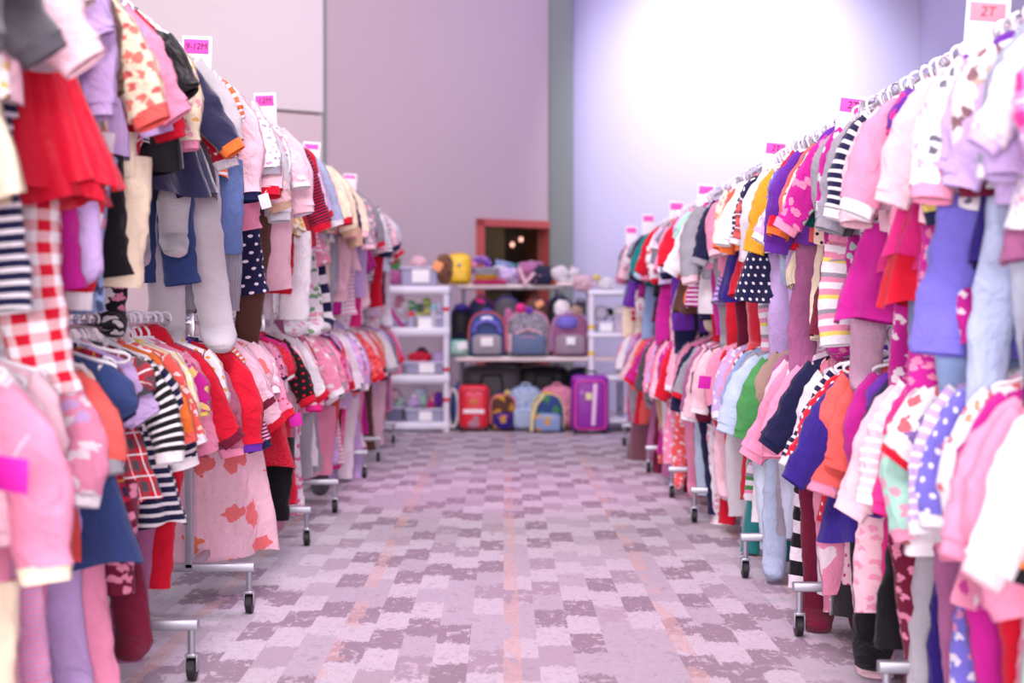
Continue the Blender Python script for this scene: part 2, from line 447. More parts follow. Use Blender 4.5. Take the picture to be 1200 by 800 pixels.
for k, (tt, z) in enumerate(((1.44, 2.0), (1.56, 2.0), (1.33, 1.93))):
    mb = MB(); mb.ell((0, 0, 0), (.024, .024, .028))
    g = thing('wall_lamp', ['small glowing lamp in the lobby, left of the top pair', 'small glowing lamp in the lobby, right of the top pair',
              'small glowing lamp in the lobby, lower than the other two'][k], 'lamp', wl(tt, z, -2.62), 0, 'lobby lamps')
    build('bulb', mb, plain('glowing_bulb', (255, 190, 170), .4, emit=2.2), g)
    m2 = MB(); m2.tube([(0, 0, -.03), (0, .05, -.08), (0, .12, -.08)], .008, 6); build('bracket', m2, M['wood_brown'], g)
pl_ = bpy.data.lights.new('lobby_lamp_light', 'POINT'); pl_.energy = 16; pl_.color = (1, .86, .72); pl_.shadow_soft_size = .1
plo = bpy.data.objects.new('lobby_lamp_light', pl_); C.objects.link(plo); plo.location = wl(1.1, 2.3, -1.5)
# ------------------------------------------------------------------ garment meshes (front faces -y, hangs from the rail at the origin)
SLOPE = .38
def sp(v, p): return math.copysign(abs(v)**p, v)
def nz(x, y, z, sc, seed): return noise.noise(Vector((x*sc+seed*7.3, y*sc+seed*1.7, z*sc)))
def rdg(x, y, z, sc, seed):
    return max(0, 1-abs(nz(x, y, z, sc, seed))*3.2)**2
def g_body(sw, hw, L, th, seed, zt=-.056, nr=.048, scoop=.028, fold=.010, nf=4, flare=1.0, hem=.006, NN=44, MM=22):
    """a shirt body: closed shell from shoulder line to open hem"""
    mb = MB(); rows = []; uvs = []
    ph = seed*1.9
    for j in range(MM+1):
        v = j/MM
        arm = min(1, v/.3)
        ww = sw + (hw-sw)*(v**flare) - .012*math.sin(PI*min(1, v*1.2))
        tt = .010+(th-.010)*arm**.7 + (hw-sw)*.35*max(0, v-.2)
        row = []; ur = []
        for i in range(NN):
            a = 2*PI*i/NN; c = math.cos(a); s = math.sin(a)
            xs = sp(c, .8)*sw; x = sp(c, .8)*ww
            y = -sp(s, .75)*tt
            z0 = zt - SLOPE*max(0, abs(xs)-nr*.5)
            if abs(xs) < nr:
                z0 -= (scoop if s > 0 else scoop*.3)*math.sqrt(1-(xs/nr)**2)
            zb = zt-L + hem*math.sin(3*a+ph)
            z = z0*(1-v)+zb*v
            f = fold*(v**1.2)*math.sin(nf*a+ph+1.4*v)
            k = .014*nz(x, y*2, z*.6, 10, seed)+.004*nz(x, y, z, 34, seed)+.009*rdg(x+.4*z, y, z*.45-.5*x, 9, seed)*min(1, v*3)
            row.append((x*(1+.2*f/.02*.2), y-(f+k*min(1, v*5))*(1 if s > 0 else -.6), z))
            ur.append((x if s > 0 else 1-x, z))
        rows.append(row); uvs.append(ur)
    mb.grid(rows, uvs)
    return mb
def g_skirt(w0, w1, L, z0, seed, nf=7, rip=.16, th=.04, NN=56, MM=12, hem=.008):
    mb = MB(); rows = []; uvs = []; ph = seed*2.3
    for j in range(MM+1):
        v = j/MM; ww = w0+(w1-w0)*v**.8; tt = th+(w1-w0)*.55*v
        row = []; ur = []
        for i in range(NN):
            a = 2*PI*i/NN; c = math.cos(a); s = math.sin(a)
            r = 1+rip*(v**.7)*math.sin(nf*a+ph+.6*math.sin(2*a))
            x = sp(c, .8)*ww*(1+(r-1)*.35); y = -sp(s, .8)*tt*r
            z = z0-L*v+hem*v*math.sin(nf*a*.5+ph)
            k = .006*nz(x, y, z, 16, seed)
            row.append((x+k, y+k, z)); ur.append((a*ww*.8, z))
        rows.append(row); uvs.append(ur)
    mb.grid(rows, uvs); return mb
def g_tube(path, ab, seed, n=18, wr=.004, cap=False, xfix=False):
    mb = MB(); rows = []; uvs = []; P = [Vector(p) for p in path]; d = 0
    for j, p in enumerate(P):
        tn = (P[min(j+1, len(P)-1)]-P[max(j-1, 0)]).normalized()
        B = Vector((0, 1, 0)); 
        if abs(tn.y) > .8: B = Vector((0, .3, 1))
        B = (B-tn*B.dot(tn)).normalized(); Nn = tn.cross(B)
        if xfix: Nn = Vector((-1, 0, 0)); Nn = (Nn-tn*Nn.dot(tn)).normalized(); B = Nn.cross(tn)
        if j: d += (P[j]-P[j-1]).length
        row = []; ur = []; a_, b_ = ab[j]
        for i in range(n):
            th = 2*PI*i/n
            o = Nn*(sp(math.cos(th), .9)*a_)+B*(sp(math.sin(th), .9)*b_)
            q = p+o
            k = wr*1.5*nz(q.x, q.y, q.z, 22, seed)+wr*1.5*(rdg(q.x*.5, q.y, q.z*1.5+.6*q.x, 15, seed)-.3)*(1 if j > 1 else 0)+wr*.2*math.sin(d*80+seed+3*math.cos(th))
            q = q+o.normalized()*k
            row.append(q); ur.append((th*max(a_, .02)*.7, d))
        rows.append(row); uvs.append(ur)
    mb.grid(rows, uvs, True, False, cap)
    return mb, P[-1], (P[-1]-P[-2]).normalized(), ab[-1]
def g_sleeve(side, sw, L, seed, a0=.058, a1=.040, drop=74, zt=-.056, puff=0, flop=0):
    zs = zt-SLOPE*(sw-.02)-.038
    p = Vector((side*(sw-.028), 0, zs)); pts = [p.copy()]; ab = [(a0, .014)]
    n = 18
    bend = math.sin(seed*3.7)*12
    ang0 = R(34)
    for i in range(1, n+1):
        q = i/n; ang = ang0+(R(drop)-ang0)*min(1, q*1.7)**.8+R(6)*math.sin(q*5+seed)+R(bend)*max(0, q-.45)*1.6
        st = L/n
        p = p+Vector((side*math.cos(ang)*st, flop*st+.06*st*math.sin(seed+q*3), -math.sin(ang)*st))
        pts.append(p.copy())
        w_ = a0+(a1-a0)*q**.8+puff*math.sin(PI*q)
        ab.append((w_, .020+.004*math.sin(q*6+seed)+puff*.6*math.sin(PI*q)))
    return g_tube(pts, ab, seed+side*.7, wr=.004)
def g_cuff(end, tn, ab, seed, L=.022, grow=1.0):
    a_, b_ = ab
    return g_tube([end-tn*.004, end+tn*L*.5, end+tn*L], [(a_*.98, b_*1.02), (a_*.9*grow, b_*.95*grow), (a_*.88*grow, b_*.95*grow)], seed, wr=.001)[0]
def g_neck(nr=.048, scoop=.028, zt=-.056, th=.02, r=.006):
    mb = MB(); pts = []
    for i in range(20):
        a = 2*PI*i/20; s = math.sin(a); x = nr*math.cos(a)
        z = zt-SLOPE*max(0, abs(x)-nr*.5)-(scoop if s > 0 else scoop*.3)*abs(s)
        pts.append((x, -th*.8*s-.003*s, z+.002))
    mb.tube(pts, r, 6, closed=True); return mb
def g_hood(seed):
    mb = MB(); mb.ell((0, .038, -.096), (.075, .030, .078), 16, 10, warp=.12, seed=seed)
    mb.tube([(.06*math.cos(a), .012-.018*math.sin(a), -.069-.02*abs(math.sin(a))) for a in [2*PI*i/16 for i in range(16)]], .009, 6, closed=True)
    return mb
def g_leg(side, z0, L, seed, a0=.056, a1=.040, foot=False, spread=.052, flop=0):
    pts = []; ab = []; n = 20
    for i in range(n+1):
        q = i/n
        pts.append(Vector((side*(spread+.014*math.sin(q*2.6+seed)+.012*q), flop*q+.012*math.sin(q*4+seed), z0-L*q)))
        ab.append((a0+(a1-a0)*q**.7, .028-.007*q+.003*math.sin(9*q+seed)))
    if foot:
        p = pts[-1]
        for (dy, dz, a_, b_) in ((-.012, -.018, a1*1.02, .03), (-.030, -.034, a1*.95, .028), (-.052, -.040, a1*.8, .024), (-.066, -.041, a1*.62, .017), (-.075, -.042, a1*.35, .009), (-.078, -.042, .003, .002)):
            pts.append(p+Vector((0, dy, dz))); ab.append((a_, b_))
    return g_tube(pts, ab, seed+side, wr=.0028, cap=foot, xfix=True)
def g_trousers(z0, L, seed, w=.098, a1=.046, foot=False, flop=0):
    mb = g_skirt(w*.92, w, .10, z0, seed, nf=5, rip=.05, th=.03, NN=30, MM=6, hem=.0)
    for s in (-1, 1):
        m2 = g_leg(s, z0-.055, L-.055, seed+s*1.3, .052, a1, foot, .050, flop)[0]
        mb.add(m2.v, m2.f, m2.uv)
    return mb
def g_band(w, z, h=.016, th=.032):
    mb = MB(); rows = []; uv = []
    for j in range(3):
        zz = z-h*j/2+.004
        rows.append([(sp(math.cos(a), .8)*w*1.015, -sp(math.sin(a), .8)*th*1.05, zz) for a in [2*PI*i/30 for i in range(30)]])
        uv.append([(a*w, zz) for a in [2*PI*i/30 for i in range(30)]])
    mb.grid(rows, uv); return mb
def g_strip(sw, L, seed, x0=0, wd=.007, th=.045):
    mb = MB(); mb.box((x0, -th-.006, -.11-L/2+.02), (wd, .006, L-.06), .002); return mb

# variant library: kind -> list of variants; a variant is a list of (part, parent part or None, mesh, slot)
LIB = {}
def variant(kind, k):
    rnd = random.Random(sum(map(ord, kind))*31+k)
    sd = rnd.uniform(0, 40); out = []
    U = rnd.uniform
    def add(part, mb, slot, parent=None):
        out.append((part, parent, mb.mesh(part, ()), slot)); return len(out)-1
    sw = U(.118, .146)
    def sleeves(L, slot, cslot, a0=.060, a1=.042, puff=0, cuffL=.022, grow=1.0, flop=None):
        for s in (-1, 1):
            mb, e, tn, ab = g_sleeve(s, sw, L*U(.95, 1.05), sd+s, a0, a1, U(62, 90), puff=puff, flop=U(-.32, .12) if flop is None else flop)
            i = add('sleeve', mb, slot)
            if cuffL: add('cuff', g_cuff(e, tn, ab, sd, cuffL, grow), cslot, i)
    if kind == 'L':      # long-sleeved top
        L = U(.31, .37); add('body', g_body(sw, sw*U(.98, 1.12), L, .042, sd, fold=.011, nf=rnd.choice((3, 4, 5))), 'A')
        add('neckband', g_neck(), 'B'); sleeves(U(.22, .27), 'A', 'B')
    elif kind == 'S':    # short-sleeved top
        L = U(.29, .35); add('body', g_body(sw, sw*U(1.0, 1.18), L, .042, sd, fold=.012, nf=rnd.choice((3, 4))), 'A')
        add('neckband', g_neck(), 'B'); sleeves(U(.085, .12), 'A', 'B', .056, .05, puff=U(0, .012), cuffL=.010)
    elif kind in ('D', 'DL'):    # dress
        L = U(.17, .21); add('body', g_body(sw*.93, sw*.9, L, .038, sd, fold=.006), 'A')
        i = add('skirt', g_skirt(sw*.88, sw*U(1.25, 1.55), U(.20, .27), -.056-L+.01, sd, rnd.choice((6, 7, 9)), U(.12, .2)), 'C')
        add('waistband', g_band(sw*.92, -.056-L+.012, .014, .042), 'B'); add('neckband', g_neck(), 'B')
        if kind == 'D': sleeves(U(.07, .10), 'A', 'B', .05, .044, puff=.014, cuffL=.008)
        else: sleeves(U(.20, .25), 'A', 'B', .050, .036, puff=.004)
    elif kind == 'F':    # long loose romper dress, short sleeves
        add('body', g_body(sw, sw*1.5, .76, .05, sd, fold=.024, nf=5, MM=30, flare=.8), 'A'); add('neckband', g_neck(), 'B')
        sleeves(.13, 'A', 'B', .06, .052, puff=.016, cuffL=.016)
    elif kind == 'P':    # footed sleeper
        L = U(.30, .34); add('body', g_body(sw*.95, sw*.9, L, .045, sd, fold=.010), 'A'); add('neckband', g_neck(), 'B')
        sleeves(U(.20, .24), 'A', 'B', .056, .040)
        for s in (-1, 1): add('leg', g_leg(s, -.056-L+.05, U(.26, .31), sd, .060, .040, True, .054, U(-.05, .02))[0], 'A')
        add('zip', g_strip(sw, L, sd, -.02, .006, .047), 'B')
    elif kind == 'J':    # hooded jacket
        L = U(.30, .36); add('body', g_body(sw*1.03, sw*1.12, L, .055, sd, fold=.008, scoop=.04), 'A')
        add('hood', g_hood(sd), 'A'); add('zip', g_strip(sw, L, sd, 0, .009, .056), 'B')
        sleeves(U(.22, .26), 'A', 'B', .060, .042, cuffL=.026, puff=.006)
        add('hem_band', g_band(sw*1.10, -.056-L+.022, .022, .062), 'B')
    elif kind == 'T':    # trousers clipped on a hanger
        L = U(.38, .46); add('trousers', g_trousers(-.10, L, sd, .10, U(.045, .06), flop=U(-.04, .03)), 'A'); add('waistband', g_band(.094, -.10, .022, .032), 'B')
    elif kind == 'O':    # the trousers of an outfit
        L = U(.34, .48); add('trousers', g_trousers(-.36, L, sd, .092, U(.032, .054), rnd.random() < .35, U(-.05, .03)), 'C')
    elif kind == 'shorts': add('shorts', g_trousers(-.36, U(.17, .22), sd, .10, U(.056, .066), flop=U(-.03, .02)), 'C')
    elif kind == 'skirt': add('skirt', g_skirt(.10, U(.14, .17), U(.17, .24), -.36, sd, 8, .15, NN=48, MM=9), 'C')
    elif kind == 'R':    # bubble romper, long sleeves
        L = U(.36, .41); add('body', g_body(sw, sw*1.12, L, .055, sd, fold=.018, nf=5), 'A'); add('neckband', g_neck(), 'B')
        sleeves(U(.12, .22), 'A', 'B', .056, .04, puff=.01)
        for s in (-1, 1): add('leg', g_leg(s, -.056-L+.03, .07, sd, .060, .045)[0], 'A')
    elif kind == 'K':    # tulle party dress
        L = U(.17, .20); add('body', g_body(sw*.9, sw*.86, L, .036, sd, fold=.004), 'A'); add('neckband', g_neck(), 'B')
        add('skirt', g_skirt(sw*.85, sw*1.6, .25, -.056-L+.01, sd, 12, .16, MM=10, NN=84), 'C')
        j = len(out)-1; add('underskirt', g_skirt(sw*.8, sw*1.45, .275, -.056-L+.01, sd+3, 10, .14, MM=8, NN=70), 'C', j)
        add('waistband', g_band(sw*.88, -.056-L+.012, .016, .04), 'B'); sleeves(.07, 'A', 'B', .05, .044, puff=.016, cuffL=.008)
    return out
NV = {'L': 9, 'S': 7, 'D': 6, 'DL': 4, 'F': 2, 'P': 5, 'J': 5, 'T': 5, 'O': 7, 'shorts': 3, 'skirt': 3, 'R': 4, 'K': 3}
for k_, n_ in NV.items(): LIB[k_] = [variant(k_, i) for i in range(n_)]
NAMES = {'L': ('long_sleeved_shirt', 'long-sleeved top', 'top'), 'S': ('short_sleeved_shirt', 'short-sleeved top', 'top'),
         'D': ('baby_dress', 'dress', 'dress'), 'DL': ('long_sleeved_dress', 'long-sleeved dress', 'dress'), 'F': ('long_loose_dress', 'long loose dress', 'dress'),
         'P': ('footed_sleeper', 'footed sleeper', 'sleeper'), 'J': ('hooded_jacket', 'hooded jacket', 'jacket'), 'T': ('baby_trousers', 'trousers', 'trousers'),
         'R': ('bubble_romper', 'romper', 'romper'), 'K': ('tulle_party_dress', 'tulle dress', 'dress')}

# hanger meshes
def hanger_meshes():
    out = []
    for kind in range(3):
        r = (.0052, .0036, .0026)[kind]
        mb = MB(); W = .128
        pts = [(0, 0, -.054)]
        for q in [i/8 for i in range(1, 9)]: pts.append((W*q, 0, -.054-SLOPE*W*q-.004*math.sin(q*PI)))
        pts += [(W+.010, 0, -.054-SLOPE*W-.008), (W+.008, 0, -.054-SLOPE*W-.018), (W-.004, 0, -.054-SLOPE*W-.023)]
        full = pts + [(-x, y, z) for x, y, z in pts[::-1]]
        mb.tube(full[:-1], r, 6, closed=True)
        if kind == 0: mb.box((0, 0, -.062), (.03, .008, .022), .003)
        hk = MB(); hp = [(.019*math.cos(a), 0, .019*math.sin(a)) for a in [R(-25+215*i/12) for i in range(13)]]
        hp += [(-.012, 0, -.022), (-.003, 0, -.034), (0, 0, -.042), (0, 0, -.058)]
        hk.tube([(p[0], p[1], p[2]-.002) for p in hp], (.0042, .0026, .0024)[kind], 6)
        out.append((mb.mesh('hanger_shoulders', ()), hk.mesh('hanger_hook', ())))
    return out
HM = hanger_meshes()
clip = MB(); clip.box((0, -.001, -.046), (.018, .008, .020), .003); CLIP = clip.mesh('size_clip', ())
tagm = MB(); tagm.box((0, 0, -.035), (.030, .0012, .055), .0005); tagm.tube([(0, 0, -.008), (.002, 0, .014)], .0006, 4); TAGM = tagm.mesh('price_tag', ())
sq = MB(); sq.box((0, 0, -.03), (.05, .0012, .05), .0005); SQ = sq.mesh('price_tag', ())
# ------------------------------------------------------------------ garment racks
RAILS = {  # x of rail, z of rail
 'UL': (-1.10, 1.93, 'upper left rail'), 'LL': (-1.10, 1.025, 'lower left rail'),
 'UR': (1.17, 1.705, 'upper right rail'), 'LR': (1.17, .985, 'lower right rail')}
def caster(root, x, y):
    g = MB(); g.tube([(x, y, .16), (x, y, .075)], .011, 8); g.box((x, y, .078), (.03, .034, .012), .003)
    g.box((x-.016, y+.008, .055), (.004, .03, .05), .001); g.box((x+.016, y+.008, .055), (.004, .03, .05), .001)
    g.tube([(x-.019, y+.014, .036), (x+.019, y+.014, .036)], .006, 8)
    f = build('caster', g, M['steel'], root)
    wm = MB(); rows = []
    for (dx, r) in ((-.013, .010), (-.013, .028), (-.010, .035), (.010, .035), (.013, .028), (.013, .010)):
        rows.append([(x+dx, y+.014+r*math.cos(2*PI*i/24), .036+r*math.sin(2*PI*i/24)) for i in range(24)])
    wm.grid(rows, None, True, True, True); build('wheel', wm, M['black_plastic'], f)
def rack(label, xr, zu, zl, y0, y1, p0, p1, side):
    root = thing('rolling_clothes_rack', label, 'clothes rack', (xr, (p0+p1)/2, 0), 0, 'rolling clothes racks')
    cy = (p0+p1)/2
    for nm, z in (('upper_rail', zu), ('lower_rail', zl)):
        mb = MB(); mb.tube([(0, y0-cy, z), (0, y1-cy, z)], .0125, 12); mb.ell((0, y0-cy, z), (.016, .010, .016), 10, 6); mb.ell((0, y1-cy, z), (.016, .010, .016), 10, 6)
        build(nm, mb, M['chrome'], root)
    for p in (p0-cy, p1-cy):
        mb = MB(); mb.box((.0, p, (zu-.012+.16)/2), (.030, .030, zu-.012-.16), .004); post = build('post', mb, M['steel'], root)
        for z in (zu, zl):
            b = MB(); b.box((0, p-.018, z-.02), (.052, .006, .10), .003)
            b.tube([(0, p-.020, z+.015), (0, p-.027, z+.015)], .008, 8); b.tube([(0, p-.020, z-.052), (0, p-.027, z-.052)], .008, 8)
            build('bracket', b, M['chrome'], post)
        mb = MB(); mb.box((0, p, .165), (.46, .030, .030), .004); build('foot_bar', mb, M['steel'], root)
        for s in (-1, 1):
            caster(root, s*.208, p)
    mb = MB(); mb.box((0, 0, .165), (.026, p1-p0, .026), .004); build('base_bar', mb, M['steel'], root)
RL = [(1.9, 4.47, 2.5, 4.05), (4.50, 6.95, 4.97, 6.43), (6.98, 9.57, 7.5, 9.1), (9.60, 12.1, 10.1, 11.5)]
RR = [(1.5, 4.07, 2.0, 3.55), (4.10, 6.37, 4.6, 5.63), (6.40, 8.72, 7.14, 8.1), (8.75, 12.1, 9.4, 11.3)]
ORD = ['rack nearest the camera', 'second rack from the camera', 'third rack from the camera', 'last rack, by the shelves']
for i, q in enumerate(RL): rack('steel two-tier clothes rack on casters, left side, '+ORD[i], -1.10, 1.93, 1.025, *q, -1)
for i, q in enumerate(RR): rack('steel two-tier clothes rack on casters, right side, '+ORD[i], 1.17, 1.705, .985, *q, 1)

# what hangs where: screen column of the aisle-side edge ; kind ; top colours ; lower colours
SPEC = {}
SPEC['UL'] = '''
-60;S;cream/printed/brown;pale pink/solid
-20;L;dark grey/velvet;red/solid
18;L;dark grey/velvet;cream/fluffy
45;S;white/printed/mustard;cream/solid
78;L;pale pink/solid;navy/striped/white
98;J;pink/satin/white;red/solid
118;K;red/satin/white/red;red/gingham/white
140;S;lavender/solid;magenta/solid
160;J;lavender/solid;lavender/solid
167;L;brown/satin;red/wide striped/white
176;L;cream/floral/coral/red;light blue/printed/navy
188;L;lavender/knitted;black/solid
200;L;pink/solid;cream/solid
208;L;red/solid;red/nordic/white
222;S;white/thin striped/navy;black/printed/white
232;S;black/satin
245;L;cream/floral/pink/mustard
256;DL;navy/velvet/orange
266;P;white/fluffy/white
276;L;red/dotted/white;denim blue/denim/navy
284;S;dark grey/solid;white/fluffy
294;S;orange/striped/white;denim blue/denim/light blue
303;D;orange/solid;grey/knitted
313;P;white/flecked/grey/pink
322;L;pale pink/printed/tan/cream;navy/dotted/white
336;J;white/fluffy/cream;brown/solid
345;P;white/dotted/grey
352;L;pale pink/solid;pale pink/solid
360;S;denim blue/denim/navy;indigo/solid
366;K;cream/printed/mustard/navy;red/solid
374;D;red/solid/pink;white/floral/pink
382;S;light blue/denim/white;pale pink/floral/pink/mint
390;L;light blue/heathered/white;white/printed/green/pink
396;L;magenta/gingham/white;mustard/solid
402;J;cream/solid/tan;navy/wide striped/white
409;L;white/floral/pink;grey/solid
416;L;tan/solid;white/solid
422;J;white/fluffy/white;magenta/solid
428;L;cream/solid;pale pink/solid
433;L;navy/solid;white/floral/coral
438;K;magenta/tulle/pink;hot pink/solid
443;D;hot pink/printed/purple;pale pink/solid
448;L;white/printed/pink;white/striped/navy
453;L;white/striped/navy;red/solid
458;S;lavender/solid;pink/solid
463;J;white/solid/cream;maroon/solid
468;L;pink/floral/white;white/solid
472;J;white/solid/pale pink;pale pink/solid
'''
SPEC['LL'] = '''
-60;L;pink/solid;pale pink/solid
-15;L;pale pink/solid/white;cream/wide striped/yellow
25;J;pale pink/solid;pale pink/wide striped/cream
50;L;pink/solid/cream;cream/solid
78;L;white/flecked/pink;pink/thin striped/pale pink
100;L;pale pink/solid/white;pink/thin striped/lavender
122;P;pink/printed/white/lavender
150;L;cream/floral/pink;lavender/solid
168;D;denim blue/denim/navy/red;pink/solid
184;D;red/plaid/navy/mustard;maroon/printed/pink
198;S;lavender/solid;cream/triangle print/red/orange
208;D;red/plaid/dark grey/white;maroon/solid
214;L;black/striped/white;maroon/fluffy
222;DL;navy/striped/white;mauve/solid
232;L;orange/solid/coral;white/thin striped/orange
240;L;coral/floral/white/cream;red/solid
248;L;cream/dotted/yellow
256;S;magenta/printed/yellow/green
263;L;pink/solid
270;J;red/solid/maroon
276;L;maroon/heathered/pink
284;L;white/dotted/mustard
291;L;red/solid/purple
298;L;pink/thin striped/navy
306;L;orange/thin striped/white
315;L;pale pink/solid/maroon
326;F;pale pink/big-flowered/coral/orange
338;L;pale pink/solid/coral
345;S;pink/solid;denim blue/denim/navy
352;D;red/sequinned/white;black/solid
358;S;hot pink/solid;white/printed/pink
364;L;black/dotted/red;red/solid
371;S;pale pink/solid;pink/fluffy
379;L;pale pink/floral/hot pink;white/printed/hot pink
388;L;pink/printed/white;grey/velvet
397;L;pink/solid;grey/solid
404;J;navy/solid;pink/solid
411;L;red/solid;dark grey/solid
417;L;white/solid;coral/solid
423;L;pale pink/solid;maroon/solid
428;L;white/floral/navy;hot pink/solid
433;S;navy/solid;magenta/solid
438;L;cream/solid;pale pink/solid
443;J;pale pink/solid;pink/solid
448;L;purple/solid;magenta/solid
452;L;orange/solid;brown/solid
457;S;hot pink/solid;red/solid
462;L;navy/striped/pale blue;pale pink/solid
467;L;pink/solid;maroon/solid
471;L;pale pink/solid/red;pink/solid
475;J;red/solid;pale pink/solid
'''
SPEC['UR'] = '''
1270;L;white/plaid/purple/hot pink;pale blue/solid
1225;L;lavender/printed/magenta/white;red/solid
1195;L;lavender/plaid/hot pink/white;white/gingham/navy
1172;DL;white/floral/lavender;navy/solid
1160;L;lavender/solid;mauve/solid
1140;J;heather blue/heathered/white;navy/solid
1122;L;lavender/solid;pale blue/denim/white
1108;L;white/printed/maroon/tan;light blue/denim/white
1096;L;lavender/solid;indigo/solid
1086;L;white/floral/pink/navy;periwinkle/solid
1074;J;purple/solid;magenta/floral/white/hot pink
1064;L;yellow/printed/navy/white;light blue/solid
1054;L;pale pink/solid;magenta/floral/pink
1044;S;white/printed/pink/navy
1034;K;hot pink/tulle/white;light blue/solid
1022;S;purple/printed/hot pink/white;red/solid
1014;J;pink/solid/white;magenta/floral/white
1004;L;navy/striped/white;hot pink/solid
994;L;pale pink/solid;magenta/solid
984;L;navy/striped/white;mauve/heathered/white
974;J;navy/heathered/dark grey
964;L;grey/solid
956;J;white/knitted/pink
948;P;magenta/printed/white/mint
941;L;grey/solid;white/many-striped/pink/yellow
934;P;magenta/printed/pink/mint
927;L;cream/dotted/black;maroon/solid
920;L;coral/solid;cream/solid
914;L;teal/solid;green/printed/white
908;J;purple/solid;mauve/solid
901;L;red/solid/orange;cream/knitted
895;L;lavender/printed/white;pale blue/solid
888;S;periwinkle/dotted/white;lavender/solid
881;L;mustard/solid;light blue/denim/white
874;J;white/solid;lavender/solid
867;D;navy/dotted/white/pale blue;many/none
860;L;navy/plaid/coral/white;white/many-striped/pink/yellow
853;L;navy/striped/white;orange/many-striped/pink/yellow
847;L;white/solid;red/solid
841;J;orange/solid;red/velvet
835;L;coral/solid;indigo/solid
829;L;cream/floral/orange;maroon/solid
823;L;white/solid;red/solid
817;S;pink/solid;lavender/striped/purple
811;L;white/dotted/pink;magenta/solid
805;J;magenta/solid;red/solid
800;D;navy/dotted/white;navy/solid
795;L;white/solid;orange/solid
790;S;mint/solid;brown/solid
785;L;red/solid;purple/solid
780;L;white/solid;dark grey/solid
775;L;maroon/solid;navy/solid
770;J;pink/solid;pale pink/solid
765;L;navy/heathered/white;red/solid
760;L;white/printed/red;black/solid
755;J;red/solid;navy/solid
750;L;cream/solid;maroon/solid
745;L;teal/solid;light blue/solid
740;L;black/solid;magenta/solid
735;L;maroon/solid/pink;white/floral/red
731;S;white/solid;purple/solid
727;L;pale pink/solid;red/printed/white
723;L;white/solid/maroon;pale blue/solid
'''
SPEC['LR'] = '''
1270;L;white/printed/brown/yellow;pink/solid
1225;J;coral/flecked/black;yellow/wide striped/white
1195;L;orange/flecked/black;maroon/solid
1178;J;white/solid/pale pink;mint/solid
1166;L;pink/solid;pink/printed/white
1152;J;pink/solid;yellow/solid
1140;L;magenta/solid/purple;red/solid
1126;L;white/floral/red/orange;white/printed/red/grey
1114;DL;pink/printed/white/magenta;magenta/solid
1104;L;hot pink/solid;periwinkle/floral/white
1094;L;white/many-striped/pink/mint;periwinkle/floral/white
1084;L;periwinkle/dotted/white/pale blue;indigo/velvet
1073;L;lavender/striped/white;mauve/solid
1062;S;white/printed/red/purple
1051;L;mint/printed/pink/yellow;indigo/solid
1040;L;hot pink/solid;grey/heathered/white
1029;L;pale pink/striped/white;maroon/floral/pink
1018;J;pale pink/solid;red/printed/pink
1007;J;navy/solid;black/solid
998;D;purple/solid;hot pink/solid
990;L;magenta/solid;pale pink/floral/pink
981;L;coral/solid;indigo/solid
972;L;coral/solid/pink;black/solid
964;DL;indigo/solid;pale pink/solid
956;DL;red/dotted/white;pale pink/dotted/magenta
948;L;mauve/solid;black/velvet
941;L;navy/striped/white;pink/big-flowered/white/pale pink
934;L;white/knitted;pink/floral/white
927;L;coral/plaid/pink/white;white/solid
920;L;navy/solid;maroon/solid
913;L;pink/solid;pink/solid
907;S;white/solid;black/wide striped/white
900;L;pink/solid
893;J;pale pink/solid
886;L;mauve/solid;pale blue/heathered/white
879;J;tan/fluffy;grey/solid
872;L;green/solid;pale blue/solid
865;J;pale blue/solid;pale blue/heathered/white
858;L;grey/solid;white/solid
851;L;light blue/solid;white/many-striped/green/pink
844;L;white/striped/maroon;teal/velvet
838;L;pink/solid;red/solid
832;L;lavender/floral/white;white/fluffy
826;L;red/solid;white/solid
820;S;pale pink/striped/grey;red/solid
814;L;maroon/solid;pale pink/printed/red
808;L;pale pink/solid;navy/solid
802;L;pink/floral/white;pale blue/solid
796;L;navy/solid;pale pink/solid
790;J;pink/solid;maroon/solid
785;L;pale pink/solid;grey/solid
780;L;pink/heathered/white;pink/floral/red
775;J;red/solid;maroon/solid
770;L;pale pink/solid;mauve/solid
765;L;maroon/solid;white/floral/pink
760;L;pink/solid;tan/solid
755;L;dark grey/solid;maroon/solid
750;L;pink/floral/maroon;pale pink/solid
745;J;coral/solid;brown/solid
740;L;pale pink/solid;red/solid
735;L;magenta/solid;grey/solid
731;L;lavender/solid;mauve/solid
727;L;pale pink/solid;grey/heathered/white
723;L;black/solid;pale pink/solid
'''
def parse(tok):
    q = tok.split('/')
    return (q[0], q[1] if len(q) > 1 else 'solid', q[2] if len(q) > 2 else None, q[3] if len(q) > 3 else None)
def mat_of(q, accent=False):
    if accent:
        c = q[2] or q[0]
        return cloth(c if c in PAL else q[0], 'solid')
    return cloth(q[0], q[1], q[2] or 'white', q[3])
def soft(c, r): return r.choice(FILL[c])
FILLTOP = {
 'UL': ['pale pink', 'white', 'white', 'lavender', 'pink', 'cream', 'grey', 'pale pink', 'pale blue', 'navy'],
 'LL': ['pale pink', 'pink', 'pale pink', 'white', 'coral', 'white', 'hot pink', 'mauve', 'lavender'],
 'UR': ['white', 'lavender', 'pale blue', 'pink', 'magenta', 'navy', 'grey', 'cream', 'red'],
 'LR': ['pink', 'pale pink', 'white', 'mauve', 'pink', 'lavender', 'grey', 'coral', 'magenta']}
PATS = ['solid', 'solid', 'solid', 'solid', 'heathered', 'floral', 'printed', 'knitted', 'thin striped', 'satin', 'flecked']
items = []   # every garment: rail, y, kind, top, low
